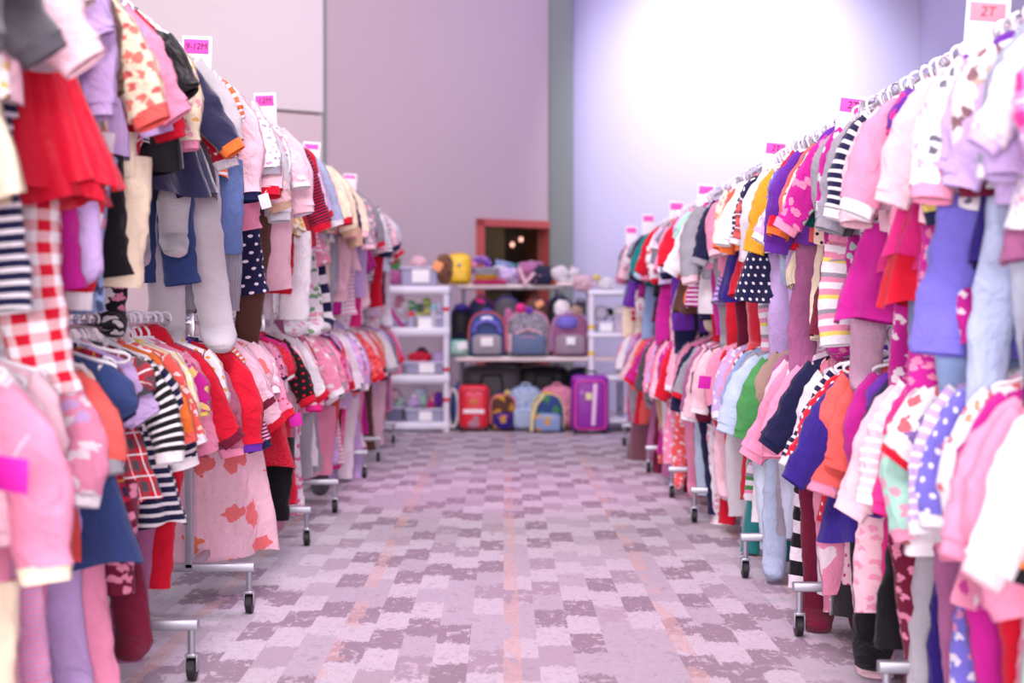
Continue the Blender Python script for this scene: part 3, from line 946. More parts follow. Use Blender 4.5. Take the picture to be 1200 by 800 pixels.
for rail, txt in SPEC.items():
    left = rail in ('UL', 'LL'); K = 1417 if left else 1550
    r = random.Random(rail); lst = []
    for ln in txt.strip().splitlines():
        q = ln.split(';'); x = float(q[0]); y = K/abs(x-590)
        low = parse(q[3]) if len(q) > 3 and not q[3].startswith('many') else None
        lst.append([y, q[1], parse(q[2]), low, True])
    lst.sort(key=lambda e: e[0])
    ys = [lst[0]]
    for e in lst[1:]:
        gap = e[0]-ys[-1][0]; base = ys[-1][0]
        n = int(gap/.125)
        for k in range(1, n+1):
            if n*.1 > 0 and gap > .17:
                c = r.choice(FILLTOP[rail]); p = r.choice(PATS); c2 = r.choice([z for z in ('white', 'pink', 'navy', 'red', 'grey', 'pale pink') if z != c])
                low = (r.choice(FILLTOP[rail]), r.choice(['solid', 'solid', 'floral', 'striped']), 'white' , None)
                if low[0] == 'white': low = ('white', low[1], 'pink', None)
                ys.append([base+gap*k/(n+1), r.choice(['L', 'L', 'L', 'S', 'J', 'P', 'R']), (c, p, c2, None), low if r.random() < .8 and not (rail == 'LL' and 3.9 < base < 5.5) and not (rail == 'UL' and 3.7 < base < 4.5) else None, False])
        y_ = max(e[0], ys[-1][0]+.05); e[0] = y_; ys.append(e)
    for e in ys:
        if e[0] < 12.05: items.append([rail]+e)

PW = {'solid': '', 'satin': 'satin', 'velvet': 'velvet', 'denim': 'denim', 'heathered': 'heathered', 'tulle': '', 'fluffy': 'fluffy', 'knitted': 'knitted',
      'striped': 'striped', 'thin striped': 'thin-striped', 'wide striped': 'wide-striped', 'many-striped': 'many-striped', 'gingham': 'gingham', 'plaid': 'plaid',
      'dotted': 'dotted', 'floral': 'floral', 'printed': 'printed', 'flecked': 'flecked', 'big-flowered': 'big-flowered', 'triangle print': 'triangle-print',
      'nordic': 'nordic-patterned', 'sequinned': 'sequinned'}
TWO = {'striped', 'thin striped', 'wide striped', 'gingham', 'plaid', 'dotted', 'nordic'}
def desc(q, noun):
    c = q[0]
    if q[1] == 'denim': c = {'denim blue': 'blue', 'light blue': 'light blue'}.get(c, c)
    if q[1] in TWO and q[2] and q[2] != q[0]: c = (c+' and '+q[2])
    return ' '.join(x for x in (c, PW[q[1]], noun) if x)
def wc(s): return len(s.split())
full = []; short = []
r_low = random.Random(5)
lowk = []
for it in items:
    rail, y, k, top, low, sure = it
    lk = r_low.choice(('trousers',)*6+('shorts', 'shorts', 'skirt', 'skirt')) if not (low and low[1] in ('gingham', 'triangle print', 'wide striped', 'many-striped')) else 'trousers'
    if k in ('D', 'DL', 'K', 'J') or rail in ('LL', 'LR'): lk = 'trousers'
    lowk.append(lk)
    noun = NAMES[k][1]
    s = desc(top, noun)
    if k in ('T',): low = it[4] = None
    if k in ('P', 'F', 'R'): low = it[4] = None
    lw = ''
    if low:
        lw = ' over %s%s %s' % (low[0], (' '+PW[low[1]]) if PW[low[1]] and not (low[1] in ('denim',) and 0) else '', lk)
    full.append((s, lw)); short.append(top[0]+' '+NAMES[k][2])
nI = len(items)
labels = [None]*nI
def nb(i, d):
    j = i+d
    return short[j] if 0 <= j < nI and items[j][0] == items[i][0] else None
from collections import Counter, defaultdict
cands = []
for i in range(nI):
    s, lw = full[i]; rl = RAILS[items[i][0]][2]; a = nb(i, -1); b = nb(i, 1); cs = []
    cs.append('%s%s, %s' % (s, lw, rl))
    if b: cs.append('%s%s, %s, before %s' % (s, lw, rl, b)); 
    if a: cs.append('%s%s, %s, behind %s' % (s, lw, rl, a))
    if a and b: cs.append('%s, %s, between %s and %s' % (s, rl, a, b))
    cands.append([c for c in cs if wc(c) <= 16])
cnt = [Counter(), Counter()]
allc = Counter(c for cs in cands for c in set(cs))
base_c = Counter('%s, %s' % (full[i][0], RAILS[items[i][0]][2]) for i in range(nI))
fullc = Counter(full[i][0]+full[i][1]+items[i][0] for i in range(nI))
for i in range(nI):
    for c in cands[i]:
        if allc[c] == 1: labels[i] = c; break
ordw = ['nearest', 'second', 'third', 'fourth', 'fifth', 'sixth', 'seventh', 'eighth', 'ninth', 'tenth']
seen = defaultdict(int)
for i in range(nI):
    if labels[i] is None:
        ky = full[i][0]+items[i][0]
        same = [j for j in range(nI) if full[j][0]+items[j][0] == ky]
        labels[i] = '%s, %s, %s of its kind from the camera' % (full[i][0], RAILS[items[i][0]][2], ordw[min(9, same.index(i))])
# place them
GR = {'UL': 'clothes on the upper left rail', 'LL': 'clothes on the lower left rail', 'UR': 'clothes on the upper right rail', 'LR': 'clothes on the lower right rail'}
rr = random.Random(11)
hang_far = []
order_by_near = sorted(range(nI), key=lambda i: items[i][1])
keep_hanger = set(order_by_near[:215])
for i, it in enumerate(items):
    rail, y, k, top, low, sure = it
    xr, zr, rl = RAILS[rail]
    s = -1 if xr > 0 else 1        # aisle side
    yaw = rr.uniform(-16, 16)+s*rr.choice((0, 10, 20, 32))
    sc = rr.uniform(1.0, 1.2)
    if rail in ('UL', 'LR'): sc *= 1.05
    if k in ('F',): sc = 1.08
    dz = -.0
    root = thing(NAMES[k][0] if not low else ('baby_dress_outfit' if 'dress' in NAMES[k][0] else 'jacket_outfit' if k == 'J' else 'top_outfit'), labels[i], NAMES[k][2] if not low else NAMES[k][2], (xr, y, zr+.012), 0, GR[rail])
    root.rotation_euler = (R(rr.uniform(-2.5, 2.5)), R(rr.uniform(-2.5, 2.5)), R(yaw))
    root.scale = (sc*rr.uniform(.96, 1.04), sc, sc*rr.uniform(.97, 1.05))
    A = mat_of(top); B = mat_of(top, True)
    if k in ('D', 'DL', 'K'):
        Cm = A if k == 'D' and top[1] not in ('plaid', 'solid') else A
    else: Cm = A
    if k in ('P', 'J') and top[1] in ('fluffy',): B = A
    lib = LIB[k][rr.randrange(len(LIB[k]))]
    objs = []
    for (pn, pp, me, slot) in lib:
        mt = {'A': A, 'B': B, 'C': Cm}[slot]
        objs.append(put(pn, me, objs[pp] if pp is not None else root, mt))
    if low:
        lk = lowk[i]; lq = LIB['O' if lk == 'trousers' else lk]; lo = lq[rr.randrange(len(lq))]
        for (pn, pp, me, slot) in lo:
            o = put(pn, me, root, mat_of(low))
            o.location = (s*rr.uniform(.0, .06), rr.uniform(.0, .02), rr.uniform(-.02, .06) if k != 'K' else -.07)
            if k in ('D', 'DL'): o.location.z -= .03
            o['label'] = '%s %s hanging below the %s' % (low[0], lk, NAMES[k][2])
            o.scale = (1.1, .95, rr.uniform(.92, 1.08))
    if y < 7 and rr.random() < .2:
        tg = put('price_tag', TAGM if rr.random() < .7 else SQ, root, M['card'] if rr.random() < .75 else M['note_magenta'])
        tg.location = (s*rr.uniform(.04, .12), -.075, -.16-rr.random()*.08); tg.rotation_euler = (R(4), R(rr.uniform(-12, 12)), R(rr.uniform(-20, 20)))
    # hanger
    hk = rr.choice((0, 0, 0, 1, 1, 2))
    hc = M['white_plastic'] if hk == 0 else (M['clear_plastic'] if hk == 1 else M['chrome'])
    cn = ('white plastic', 'clear plastic', 'thin wire')[hk]
    q = rr.random()
    if q < .05: hc = M['black_plastic']; cn = 'black plastic'; hk = 1
    elif q < .09: hc = M['pink_plastic']; cn = 'pink plastic'; hk = 1
    if i in keep_hanger:
        nx = nb(i, 1) or nb(i, -1) or ''
        base = 'the '+labels[i]
        lab = '%s hanger inside the %s' % (cn, labels[i])
        if wc(lab) > 16: lab = '%s hanger of the %s' % (cn.split()[0], labels[i])
        if wc(lab) > 16: lab = 'hanger of the %s' % labels[i]
        if wc(lab) > 16: lab = 'hanger: '+labels[i]
        h = thing('clothes_hanger', lab, 'hanger', root.location, 0, 'hangers on the '+rl)
        h.rotation_euler = root.rotation_euler; h.scale = (root.scale.x*.98, root.scale.y, root.scale.z)
        put('hanger_shoulders', HM[hk][0], h, hc); put('hook', HM[hk][1], h, hc if hk != 1 else M['chrome'])
        if (rail == 'LR' and y < 3.2) or (rr.random() < .08):
            put('size_clip', CLIP, h, M['purple_plastic'] if rail == 'LR' else rr.choice((M['purple_plastic'], M['pink_plastic'], M['tape_yellow'])))
    else: hang_far.append((root.location.copy(), root.rotation_euler.copy(), root.scale.copy(), hk))
used_l = set()
for rail, y0, y1, n in (('LL', 2.7, 4.3, 18), ('LR', 2.9, 4.4, 18), ('UL', 3.2, 5.4, 26), ('UR', 3.0, 6.4, 42)):
    xr, zr, rl = RAILS[rail]
    for k in range(n):
        y = y0+(y1-y0)*(k+rr.uniform(.1, .9))/n
        near = sorted((abs(items[j][1]-y), j) for j in range(nI) if items[j][0] == rail)
        lab = None
        for d_, j in near[:8]:
            wd = 'behind' if y > items[j][1] else 'before'
            for c_ in ('empty white hanger %s the %s, %s' % (wd, full[j][0], rl), 'empty white hanger %s the %s' % (wd, labels[j])):
                if wc(c_) <= 16 and c_ not in used_l and labels[j].startswith(full[j][0]) and base_c['%s, %s' % (full[j][0], rl)] == 1: lab = c_; break
            if lab: break
        if not lab:
            continue
        used_l.add(lab)
        h = thing('clothes_hanger', lab, 'hanger', (xr, y, zr+.012), 0, 'empty hangers on the '+rl)
        h.rotation_euler = (0, R(rr.uniform(-6, 6)), R(rr.uniform(-22, 22))); h.scale = (rr.uniform(.95, 1.12),)*3
        put('hanger_shoulders', HM[0][0], h, M['white_plastic']); put('hook', HM[0][1], h, M['white_plastic'])
        if rail == 'LR' and y < 3.6: put('size_clip', CLIP, h, M['purple_plastic'])
mb = MB()
for loc, rot, sc_, hk in hang_far:
    mx = Matrix.Translation(loc) @ rot.to_matrix().to_4x4() @ Matrix.Diagonal((*sc_, 1))
    for me in HM[hk]:
        mb.add([mx @ v.co for v in me.vertices], [tuple(p.vertices) for p in me.polygons])
o = build('far_hangers', mb, M['white_plastic'])
tag(o, 'the many small pale hangers on the rails at the far end by the shelves', 'hangers', None, 'stuff')

for px, py, Y, mt, sz, lb in ((14, 556, 2.45, 'note_magenta', .062, 'magenta square price tag on the nearest pale pink clothes, lower left rail'),
        (311, 236, 4.75, 'card', .036, 'white price tag in front of the pink tops on the upper left rail'),
        (346, 492, 5.6, 'note_magenta', .05, 'magenta price tag above the floor on the lower left rail clothes'),
        (826, 448, 6.1, 'note_magenta', .055, 'magenta price tag tilted in front of the lower right rail clothes')):
    g = thing('price_tag', lb, 'price tag', ((px-590)*Y/F, Y, CAM_H+(368-py)*Y/F), 0, None)
    g.rotation_euler = (R(6), R(rr.uniform(-35, 25)), R(rr.uniform(-15, 15)))
    mb = MB(); mb.box((0, 0, 0), (sz, .0015, sz*1.35 if mt == 'card' else sz), .0005); build('tag_card', mb, M[mt], g)
    mb = MB(); mb.tube([(0, 0, sz*.45), (.003, .02, sz*.8), (0, .05, sz*1.0)], .0008, 4); build('string', mb, M['card'], g)
# ------------------------------------------------------------------ size divider cards
def size_card(px, ytop, Y, side, text, label, note, ink, lean=0, hgt=.17, wdt=.098, yaw=0, nh=.045):
    Y -= .30 if Y < 5 and px < 590 else .12
    x = (px-590)*Y/F; zt = CAM_H+(368-ytop)*Y/F
    g = thing('size_divider_card', label, 'size card', (x, Y, zt-hgt), 0, 'white size divider cards')
    g.rotation_euler = (0, R(lean), R(yaw))
    mb = MB(); mb.box((0, 0, hgt/2), (wdt, .004, hgt), .0018); build('card', mb, M['card'], g)
    mb = MB(); mb.box((-.002, -.0032, hgt-nh/2-.012), (wdt*.82, .0012, nh), .0004); nt = build('sticky_note', mb, note, g)
    if text:
        fc = bpy.data.curves.new('writing', 'FONT'); fc.body = text; fc.size = .034 if len(text) < 4 else .027; fc.align_x = 'CENTER'; fc.align_y = 'CENTER'
        fc.extrude = .0004; fc.shear = .12
        tmp = bpy.data.objects.new('tmp', fc); C.objects.link(tmp)
        bpy.context.view_layer.update()
        me = bpy.data.meshes.new_from_object(tmp.evaluated_get(bpy.context.evaluated_depsgraph_get()))
        bpy.data.objects.remove(tmp)
        me.materials.clear(); me.materials.append(ink)
        o = put('writing', me, nt); o.location = (-.002, -.0044, hgt-nh/2-.012); o.rotation_euler = (R(90), 0, 0)
size_card(231, 44, 4.95, -1, '9-12M', 'white card with a pink note reading 9-12M on upper left rail', M['note_pink'], M['ink'], 2)
size_card(313, 110, 6.45, -1, '12M', 'white card with a pink note reading 12M on upper left rail', M['note_pink'], M['ink'], -2)
size_card(364, 167, 8.2, -1, '', 'white card with a small pale pink note, third on upper left rail', M['note_pink'], M['ink'], 4, nh=.028)
size_card(409, 204, 10.2, -1, '', 'smallest white card far back on the upper left rail', M['note_pink'], M['ink'], 4, nh=.02)
size_card(1151, -2, 3.48, 1, '2T', 'large white card with a coral note reading 2T, upper right rail', M['note_coral'], M['ink_dark'], 4, hgt=.2, wdt=.104)
size_card(993, 112, 4.86, 1, '2T', 'white leaning card with a bright pink note reading 2T, upper right', M['note_pink'], M['ink'], 7, wdt=.10)
size_card(905, 165, 6.2, 1, '2T', 'third white card from the camera, upper right rail, pink note', M['note_pink'], M['ink'], 6, wdt=.10)
size_card(825, 216, 8.3, 1, '', 'fourth white card from the camera on upper right rail', M['note_pink'], M['ink'], 5, wdt=.10)
size_card(792, 236, 9.7, 1, '', 'fifth white card from the camera on upper right rail', M['note_pink'], M['ink'], 2, wdt=.10)
size_card(759, 251, 11.3, 1, '', 'sixth white card from the camera on upper right rail', M['note_pink'], M['ink'], 2, wdt=.10)
size_card(740, 265, 12.0, 1, '', 'farthest white card on the upper right rail, pink note', M['note_pink'], M['ink'], 0, wdt=.10)
# ------------------------------------------------------------------ shelves and tables at the back
def P(px, Y): return (px-590)*Y/F
def Zp(py, Y): return CAM_H+(368-py)*Y/F
def shelf_unit(x0, x1, Y, levels, label, tape, tapez, tname):
    g = thing('plastic_shelf_unit', label, 'shelf unit', ((x0+x1)/2, Y+.2, 0)); cx = (x0+x1)/2
    for z, h in levels:
        mb = MB(); W = x1-x0
        mb.box((0, 0, z-h/2), (W, .44, h), .018)
        mb.box((0, -.222, z-h*.5), (W-.10, .008, h*.45), .003)
        build('shelf', mb, M['shelf_plastic'], g)
    zt = levels[0][0]
    for sx in (-1, 1):
        for sy in (-1, 1):
            x = sx*((x1-x0)/2-.032); y = sy*.185
            mb = MB(); mb.tube([(x, y, .0), (x, y, zt-.02)], .028, 14); mb.tube([(x, y, .0), (x, y, .02)], .034, 14)
            p = build('post', mb, M['shelf_plastic'], g)
            if sy < 0:
                for z in tapez:
                    m2 = MB(); m2.tube([(x, y, z-.017), (x, y, z+.017)], .0295, 14); build('tape_band', m2, tape, p)['label'] = tname
YS = 12.7
shelf_unit(P(408, YS), P(527, YS), YS, [(1.30, .075), (.93, .08), (.51, .08), (.085, .07)], 'white plastic four-shelf unit on the left with red tape bands', M['tape_red'],
           [1.095, .555, .285], 'red tape band')
shelf_unit(P(689, YS), P(808, YS), YS, [(1.265, .05), (.885, .05), (.50, .05), (.12, .05)], 'white plastic shelf unit on the right with yellow tape bands', M['tape_yellow'],
           [.935, .70], 'yellow tape band')
def folding_table(x0, x1, Y, z, d, label, legs=True):
    g = thing('folding_table', label, 'table', ((x0+x1)/2, Y+d/2, 0)); W = x1-x0
    mb = MB(); mb.box((0, 0, z-.022), (W, d, .045), .02); build('tabletop', mb, M['table_plastic'], g)
    for s in (-1, 1):
        mb = MB(); x = s*(W/2-.05)
        mb.tube([(x, -d*.36, z-.04), (x, -d*.40, .0)], .013, 8); mb.tube([(x, d*.36, z-.04), (x, d*.40, .0)], .013, 8)
        mb.tube([(x, -d*.39, .18), (x, d*.39, .18)], .011, 8)
        build('leg', mb, M['table_leg'], g)
YT = 12.85
folding_table(P(533, YT), P(736, YT), YT, Zp(418, YT), .55, 'low white folding table carrying the big open bags')
YU = 13.45
folding_table(P(536, YU), P(660, YU), YU, Zp(333, YU), .45, 'tall narrow white table behind, carrying the yellow case')

def bin_(px0, px1, pytop, pybot, Y, label, d=.30, lab=None, col=None):
    x0, x1 = P(px0, Y), P(px1, Y); z0, z1 = Zp(pybot, Y), Zp(pytop, Y); W = x1-x0; H = z1-z0
    g = thing('storage_bin', label, 'bin', ((x0+x1)/2, Y+d/2, z0), 0, 'see-through bins on the shelves')
    mb = MB(); rows = []
    def ring(w_, d_, z):
        r = []; b = .02
        for (sx, sy, a0) in ((1,1,0),(-1,1,90),(-1,-1,180),(1,-1,270)):
            for k in range(4):
                a = R(a0+30*k); r.append((sx*(w_/2-b)+b*math.cos(a), sy*(d_/2-b)+b*math.sin(a), z))
        return r
    rows = [ring(W*.90, d*.9, .003), ring(W*.93, d*.94, H*.5), ring(W*.965, d*.97, H*.93), ring(W*.945, d*.95, H*.93), ring(W*.91, d*.92, H*.5), ring(W*.88, d*.88, .008)]
    mb.grid(rows, None, True, True, True); build('tub', mb, col or M['bin'], g)
    mb = MB(); rg = ring(W*.99, d*.99, H-.012); mb.tube(rg, .010, 6, closed=True); build('rim', mb, M['bin_lid'], g)
    if lab:
        lx0, lx1, ly0, ly1 = lab; lw = P(lx1, Y)-P(lx0, Y); lh = Zp(ly0, Y)-Zp(ly1, Y)
        mb = MB(); mb.box((P((lx0+lx1)/2, Y)-(x0+x1)/2, -d/2-.001, Zp((ly0+ly1)/2, Y)-z0), (lw, .003, lh), .001)
        build('paper_label', mb, M['label_white'], g)
    return (x0+x1)/2, Y+d/2, z0, W, d, H
fabs = {}
def fab(c, p='solid', c2='white'): return cloth(c, p, c2)
def shoe(name, label, cat, c, px, py, Y, rz, s=1.0, dy=.1, group=None):
    g = thing(name, label, cat, (P(px, Y), Y+dy, Zp(py, Y)), R(rz), group)
    mb = MB(); rows = []
    for j in range(9):
        q = j/8; x = -.06+.13*q; wv = .022+.010*math.sin(PI*min(1, q*1.1)); h = .055-.030*q**.8 if q < .95 else .012
        rows.append([(x*s, wv*s*sp(math.cos(a), .8), (.010+h*.5+h*.5*sp(math.sin(a), .7))*s) for a in [2*PI*i/12 for i in range(12)]])
    mb.grid(rows, None, True, True, True); build('upper', mb, fab(c), g)
    mb = MB(); mb.box((.004*s, 0, .006*s), (.15*s, .066*s, .012*s), .005); build('sole', mb, M['label_white'], g)
    mb = MB(); mb.tube([(.0, -.026*s, .03*s), (.0, 0, .05*s), (.0, .026*s, .03*s)], .005*s, 6); build('strap', mb, M['label_white'], g)
def cap_hat(label, c, px, py, Y, rz, dy=.1, s=1.0):
    g = thing('baby_cap', label, 'cap', (P(px, Y), Y+dy, Zp(py, Y)), R(rz))
    mb = MB(); rows = []
    for j in range(8):
        a = PI/2*j/7; rows.append([(.075*s*math.cos(a)*math.cos(t_), .07*s*math.cos(a)*math.sin(t_), .06*s*math.sin(a)) for t_ in [2*PI*i/18 for i in range(18)]])
    mb.grid(rows); build('crown', mb, fab(c), g)
    mb = MB(); mb.box((0, -.085*s, .004), (.09*s, .07*s, .006), .003); build('brim', mb, fab(c), g)
    mb = MB(); mb.ell((0, 0, .061*s), (.008, .008, .006), 8, 5); build('button', mb, M['label_white'], g)
def bottle(label, capm, bodym, px, py, Y, h=.16, r=.03, dy=.08):
    g = thing('bottle', label, 'bottle', (P(px, Y), Y+dy, Zp(py, Y)), 0)
    def lathe(prof, n=18):
        m = MB(); m.grid([[(rr_*math.cos(2*PI*i/n), rr_*math.sin(2*PI*i/n), z) for i in range(n)] for rr_, z in prof], None, True, True, True); return m
    build('bottle_body', lathe([(r*.9, 0), (r, .01), (r, h*.6), (r*.8, h*.72), (r*.55, h*.76)]), bodym, g)
    build('cap', lathe([(r*.75, h*.74), (r*.78, h*.78), (r*.74, h*.96), (r*.5, h)]), capm, g)
def ball(label, rgb, px, py, Y, r, dy=.08):
    g = thing('toy_ball', label, 'ball', (P(px, Y), Y+dy, Zp(py, Y)), 0)
    mb = MB(); mb.ell((0, 0, r), (r, r, r), 20, 14); build('ball_surface', mb, plain('toy_ball', rgb, .4), g)
    mb = MB(); mb.tube([(r*1.0*math.cos(a), r*1.0*math.sin(a), r) for a in [2*PI*i/24 for i in range(24)]], .003, 5, closed=True); build('seam', mb, M['label_white'], g)
def folded(label, mat, px0, px1, py0, py1, Y, d=.2, dy=0, nm='folded_cloth', cat='cloth', tilt=0):
    W = P(px1, Y)-P(px0, Y); H = Zp(py0, Y)-Zp(py1, Y)
    mb = MB(); n = max(2, int(H/.02))
    for k in range(n):
        z = H*(k+.5)/n; rows = []
        for j in range(11):
            x = -W/2+W*j/10; rows.append([(x+.006*math.sin(k*3+i), d/2*sp(math.cos(a), .5), z+H/n*.5*sp(math.sin(a), .6)*(1-.25*abs(j/5-1)**3)+.003*math.sin(j+k)) for i, a in enumerate([2*PI*q/12 for q in range(12)])])
        mb.grid(rows, None, True, True, True)
    o = build(nm, mb, mat); o.location = (P((px0+px1)/2, Y), Y+d/2+dy, Zp(py1, Y)); o.rotation_euler.y = R(tilt)
    return tag(o, label, cat)
def crumpled(name, label, cat, mat, px0, px1, py0, py1, Y, d=.2, dy=0, seed=0, warp=.5):
    W = P(px1, Y)-P(px0, Y); H = Zp(py0, Y)-Zp(py1, Y)
    mb = MB(); rows = []; n = 40; m = 22
    for j in range(m+1):
        ph = -PI/2+PI*j/m; row = []
        for i in range(n):
            th = 2*PI*i/n
            p = Vector((sp(math.cos(ph), .8)*math.cos(th), sp(math.cos(ph), .8)*math.sin(th), math.sin(ph)))
            k = 1+warp*.5*noise.noise(p*2.1+Vector((seed*5, 0, 0)))+warp*.22*noise.noise(p*6+Vector((0, seed*5, 0)))
            row.append((p.x*k*W/2, p.y*k*d/2, max(0, H/2+p.z*k*H/2)))
        rows.append(row)
    mb.grid(rows); o = build(name, mb, mat, None, True, None); o.location = (P((px0+px1)/2, Y), Y+d/2+dy, Zp(py1, Y)+.002)
    return tag(o, label, cat)

def pack_shape(W, D, H, arch=.35, b=.05, n=4):
    """rounded upright pack: arched top outline, soft edges"""
    mb = MB(); out = []
    top = H*(1-arch)
    def outline(ins):
        w_ = W/2-ins; pts = []
        for a in (180, 210, 240, 270): pts.append((-w_+.03+.03*math.cos(R(a)), ins+.03+.03*math.sin(R(a))))
        for a in (270, 300, 330, 360): pts.append((w_-.03+.03*math.cos(R(a)), ins+.03+.03*math.sin(R(a))))
        for i in range(13):
            a = PI*i/12; pts.append((w_*sp(math.cos(a), .75), top+(H-top-ins)*sp(math.sin(a), .85)))
        return pts
    rows = []
    for (y, ins) in ((-D/2, b), (-D/2+b*.3, b*.35), (-D/2+b, 0), (D/2-b, 0), (D/2-b*.3, b*.35), (D/2, b)):
        rows.append([(x, y, z) for x, z in outline(ins)])
    mb.grid(rows, None, True, True, True)
    mb.f = [f[::-1] for f in mb.f]
    mb.uv = [(v[0]+v[1], v[2]) for v in mb.v]
    return mb, outline
def backpack(label, px0, px1, py0, py1, Y, D, mat, pocket, trim, strap, arch=.35, dy=0, handle=True, rz=0, name='backpack', extra=None):
    W = P(px1, Y)-P(px0, Y); H = Zp(py0, Y)-Zp(py1, Y)
    if handle: Hb = H-.03
    else: Hb = H
    g = thing(name, label, 'backpack' if name == 'backpack' else 'bag', (P((px0+px1)/2, Y), Y+D/2+dy, Zp(py1, Y)), R(rz))
    mb, outl = pack_shape(W, D, Hb, arch); body = build('pack_body', mb, mat, g, ang=60)
    pk, _ = pack_shape(W*.80, D*.35, Hb*.46, .22, .02); pk.v = [(v[0], v[1]-D/2-.01, v[2]+.02) for v in pk.v]; pb = build('front_pocket', pk, pocket, g, ang=60)
    z_ = MB(); z_.tube([(-W*.33, -D/2-.035-D*.17+.03, Hb*.40), (0, -D/2-.04-D*.17+.03, Hb*.44), (W*.33, -D/2-.035-D*.17+.03, Hb*.40)], .005, 6); build('zip', z_, trim, pb)
    pts = [(x*1.0, -D/2+.045, z) for x, z in outl(-.001)][7:]
    tr = MB(); tr.tube([(W/2, -D/2+.045, .06)]+pts+[(-W/2, -D/2+.045, .06)], .007, 6); build('piping', tr, trim, g)
    if handle:
        h = MB(); h.tube([(-.04, .0, Hb-.01), (-.035, 0, Hb+.02), (0, 0, Hb+.03), (.035, 0, Hb+.02), (.04, 0, Hb-.01)], .008, 6); build('handle', h, strap, g)
    for s in (-1, 1):
        st = MB(); st.tube([(s*W*.22, D/2, Hb*.92), (s*W*.36, D/2+.05, Hb*.75), (s*W*.42, D/2+.05, Hb*.4), (s*W*.34, D/2, Hb*.08)], .016, 8); build('shoulder_strap', st, strap, g)
    return g, W, Hb, D

# --- left unit, top shelf
Y = YS+.03
bin_(468, 514, 312, 334, Y, 'lavender bin with white label on top of left shelf unit', .26, (483, 503, 316, 331))
shoe('baby_shoe', 'navy baby shoe sticking out of the top left bin', 'shoe', 'navy', 477, 321, Y, 20, 1.0, .12)
shoe('baby_shoe', 'purple baby shoe on the right in the top left bin', 'shoe', 'indigo', 503, 318, Y, 170, 1.0, .12)
crumpled('folded_hat', 'pink crumpled hat heaped in the top left bin', 'hat', fab('pale pink', 'knitted'), 480, 500, 300, 318, Y, .18, .05, 3)
crumpled('knit_cap', 'green knit cap behind the top left bin', 'cap', fab('green', 'knitted'), 452, 468, 298, 320, Y, .14, .08, 5)
crumpled('scarf', 'magenta scarf lying left of the top left bin', 'scarf', fab('mauve', 'floral', 'magenta'), 455, 472, 316, 334, Y, .16, 0, 6)
crumpled('leopard_bag', 'brown and gold spotted soft bag beside the yellow case', 'bag', cloth('brown', 'flecked', 'mustard'), 510, 530, 297, 333, Y, .2, .05, 9, .4)
mb = MB(); mb.box((0, 0, 0), (.085, .004, .085), .001, Matrix.Rotation(R(25), 3, 'Y').to_quaternion()); o = build('price_tag', mb, plain('orange_price_card', (255, 170, 110), .7)); o.location = (P(513, Y), Y-.02, Zp(312, Y))
tag(o, 'orange price card hanging in front of the brown spotted bag', 'price tag')
# --- upper table
Yu = YU-.02
g, W, Hh, D_ = backpack('bright yellow hard case with a small round emblem', 525, 551, 297, 333, Yu, .16, plain('yellow_case', (250, 208, 48), .4), plain('yellow_case_front', (246, 200, 44), .4), plain('yellow_trim', (222, 170, 40), .5), M['label_white'], .2, handle=False, name='hard_case')
mb = MB(); mb.ell((0, -D_/2-.005, Hh*.62), (.020, .010, .020)); build('emblem', mb, plain('grey_emblem', (150, 150, 158), .3, .5), g)
# neck pillow in purple
g = thing('neck_pillow', 'purple patterned u-shaped pillow leaning beside the yellow case', 'pillow', (P(563, Yu), Yu+.12, Zp(318, Yu)))
mb = MB(); mb.tube([(.075*math.cos(a), .02, .045+.075*math.sin(a)) for a in [R(-40+260*i/16) for i in range(17)]], .038, 12); build('pillow_ring', mb, cloth('purple', 'printed', 'lavender', 'pale pink'), g)
mb = MB(); mb.ell((-.065, -.02, .07), (.028, .014, .034)); build('ear_patch', mb, fab('pink'), g)
folded('grey folded blankets on top of the small stack beside purple pillow', fab('grey', 'heathered'), 556, 584, 313, 322, Yu, .22, 0)
folded('mustard folded cloth in the middle of the small stack', fab('mustard'), 557, 582, 322, 328, Yu, .22, 0)
folded('hot pink folded cloth at the bottom of the small stack', fab('hot pink'), 554, 593, 328, 333, Yu, .24, 0)
shoe('baby_shoe', 'blue and pink shoe on top of the shoe heap', 'shoe', 'light blue', 590, 313, Yu, 10, 1.25, .14)
shoe('baby_shoe', 'teal shoe on top of the shoe heap', 'shoe', 'teal', 601, 317, Yu, 195, 1.25, .12)
crumpled('soft_bag', 'lavender white soft bag under the teal shoe', 'bag', cloth('lavender', 'printed', 'white', 'pale blue'), 580, 610, 312, 333, Yu, .2, .02, 12, .45)
folded('navy folded cloth behind the pale straps', fab('navy'), 578, 600, 322, 333, Yu, .1, .22)
crumpled('shoulder_bag', 'mauve shoulder bag with pale pink straps on tall table', 'bag', fab('mauve', 'velvet'), 604, 640, 306, 333, Yu, .2, .02, 14, .5)
for a, b in (((608, 314), (616, 334)), ((626, 320), (614, 334))):
    mb = MB(); mb.tube([(P(a[0], Yu), Yu-.03, Zp(a[1], Yu)), (P((a[0]+b[0])/2, Yu), Yu-.05, Zp((a[1]+b[1])/2, Yu)), (P(b[0], Yu), Yu-.035, Zp(b[1], Yu))], .018, 8)
    tag(build('bag_strap', mb, fab('pale pink')), 'pale pink padded strap draped %s over the tall table edge' % ('upright' if a[0] < 620 else 'slanting'), 'strap')
backpack('navy backpack slumped at the right end of the tall table', 620, 650, 311, 335, Yu, .2, fab('navy', 'heathered', 'dark grey'), fab('navy', 'floral', 'dark grey'), M['black_plastic'], fab('navy'), .5, handle=False)
folded('bright orange folded cloth at the right end of tall table', fab('orange'), 646, 664, 328, 334, Yu, .2, 0)
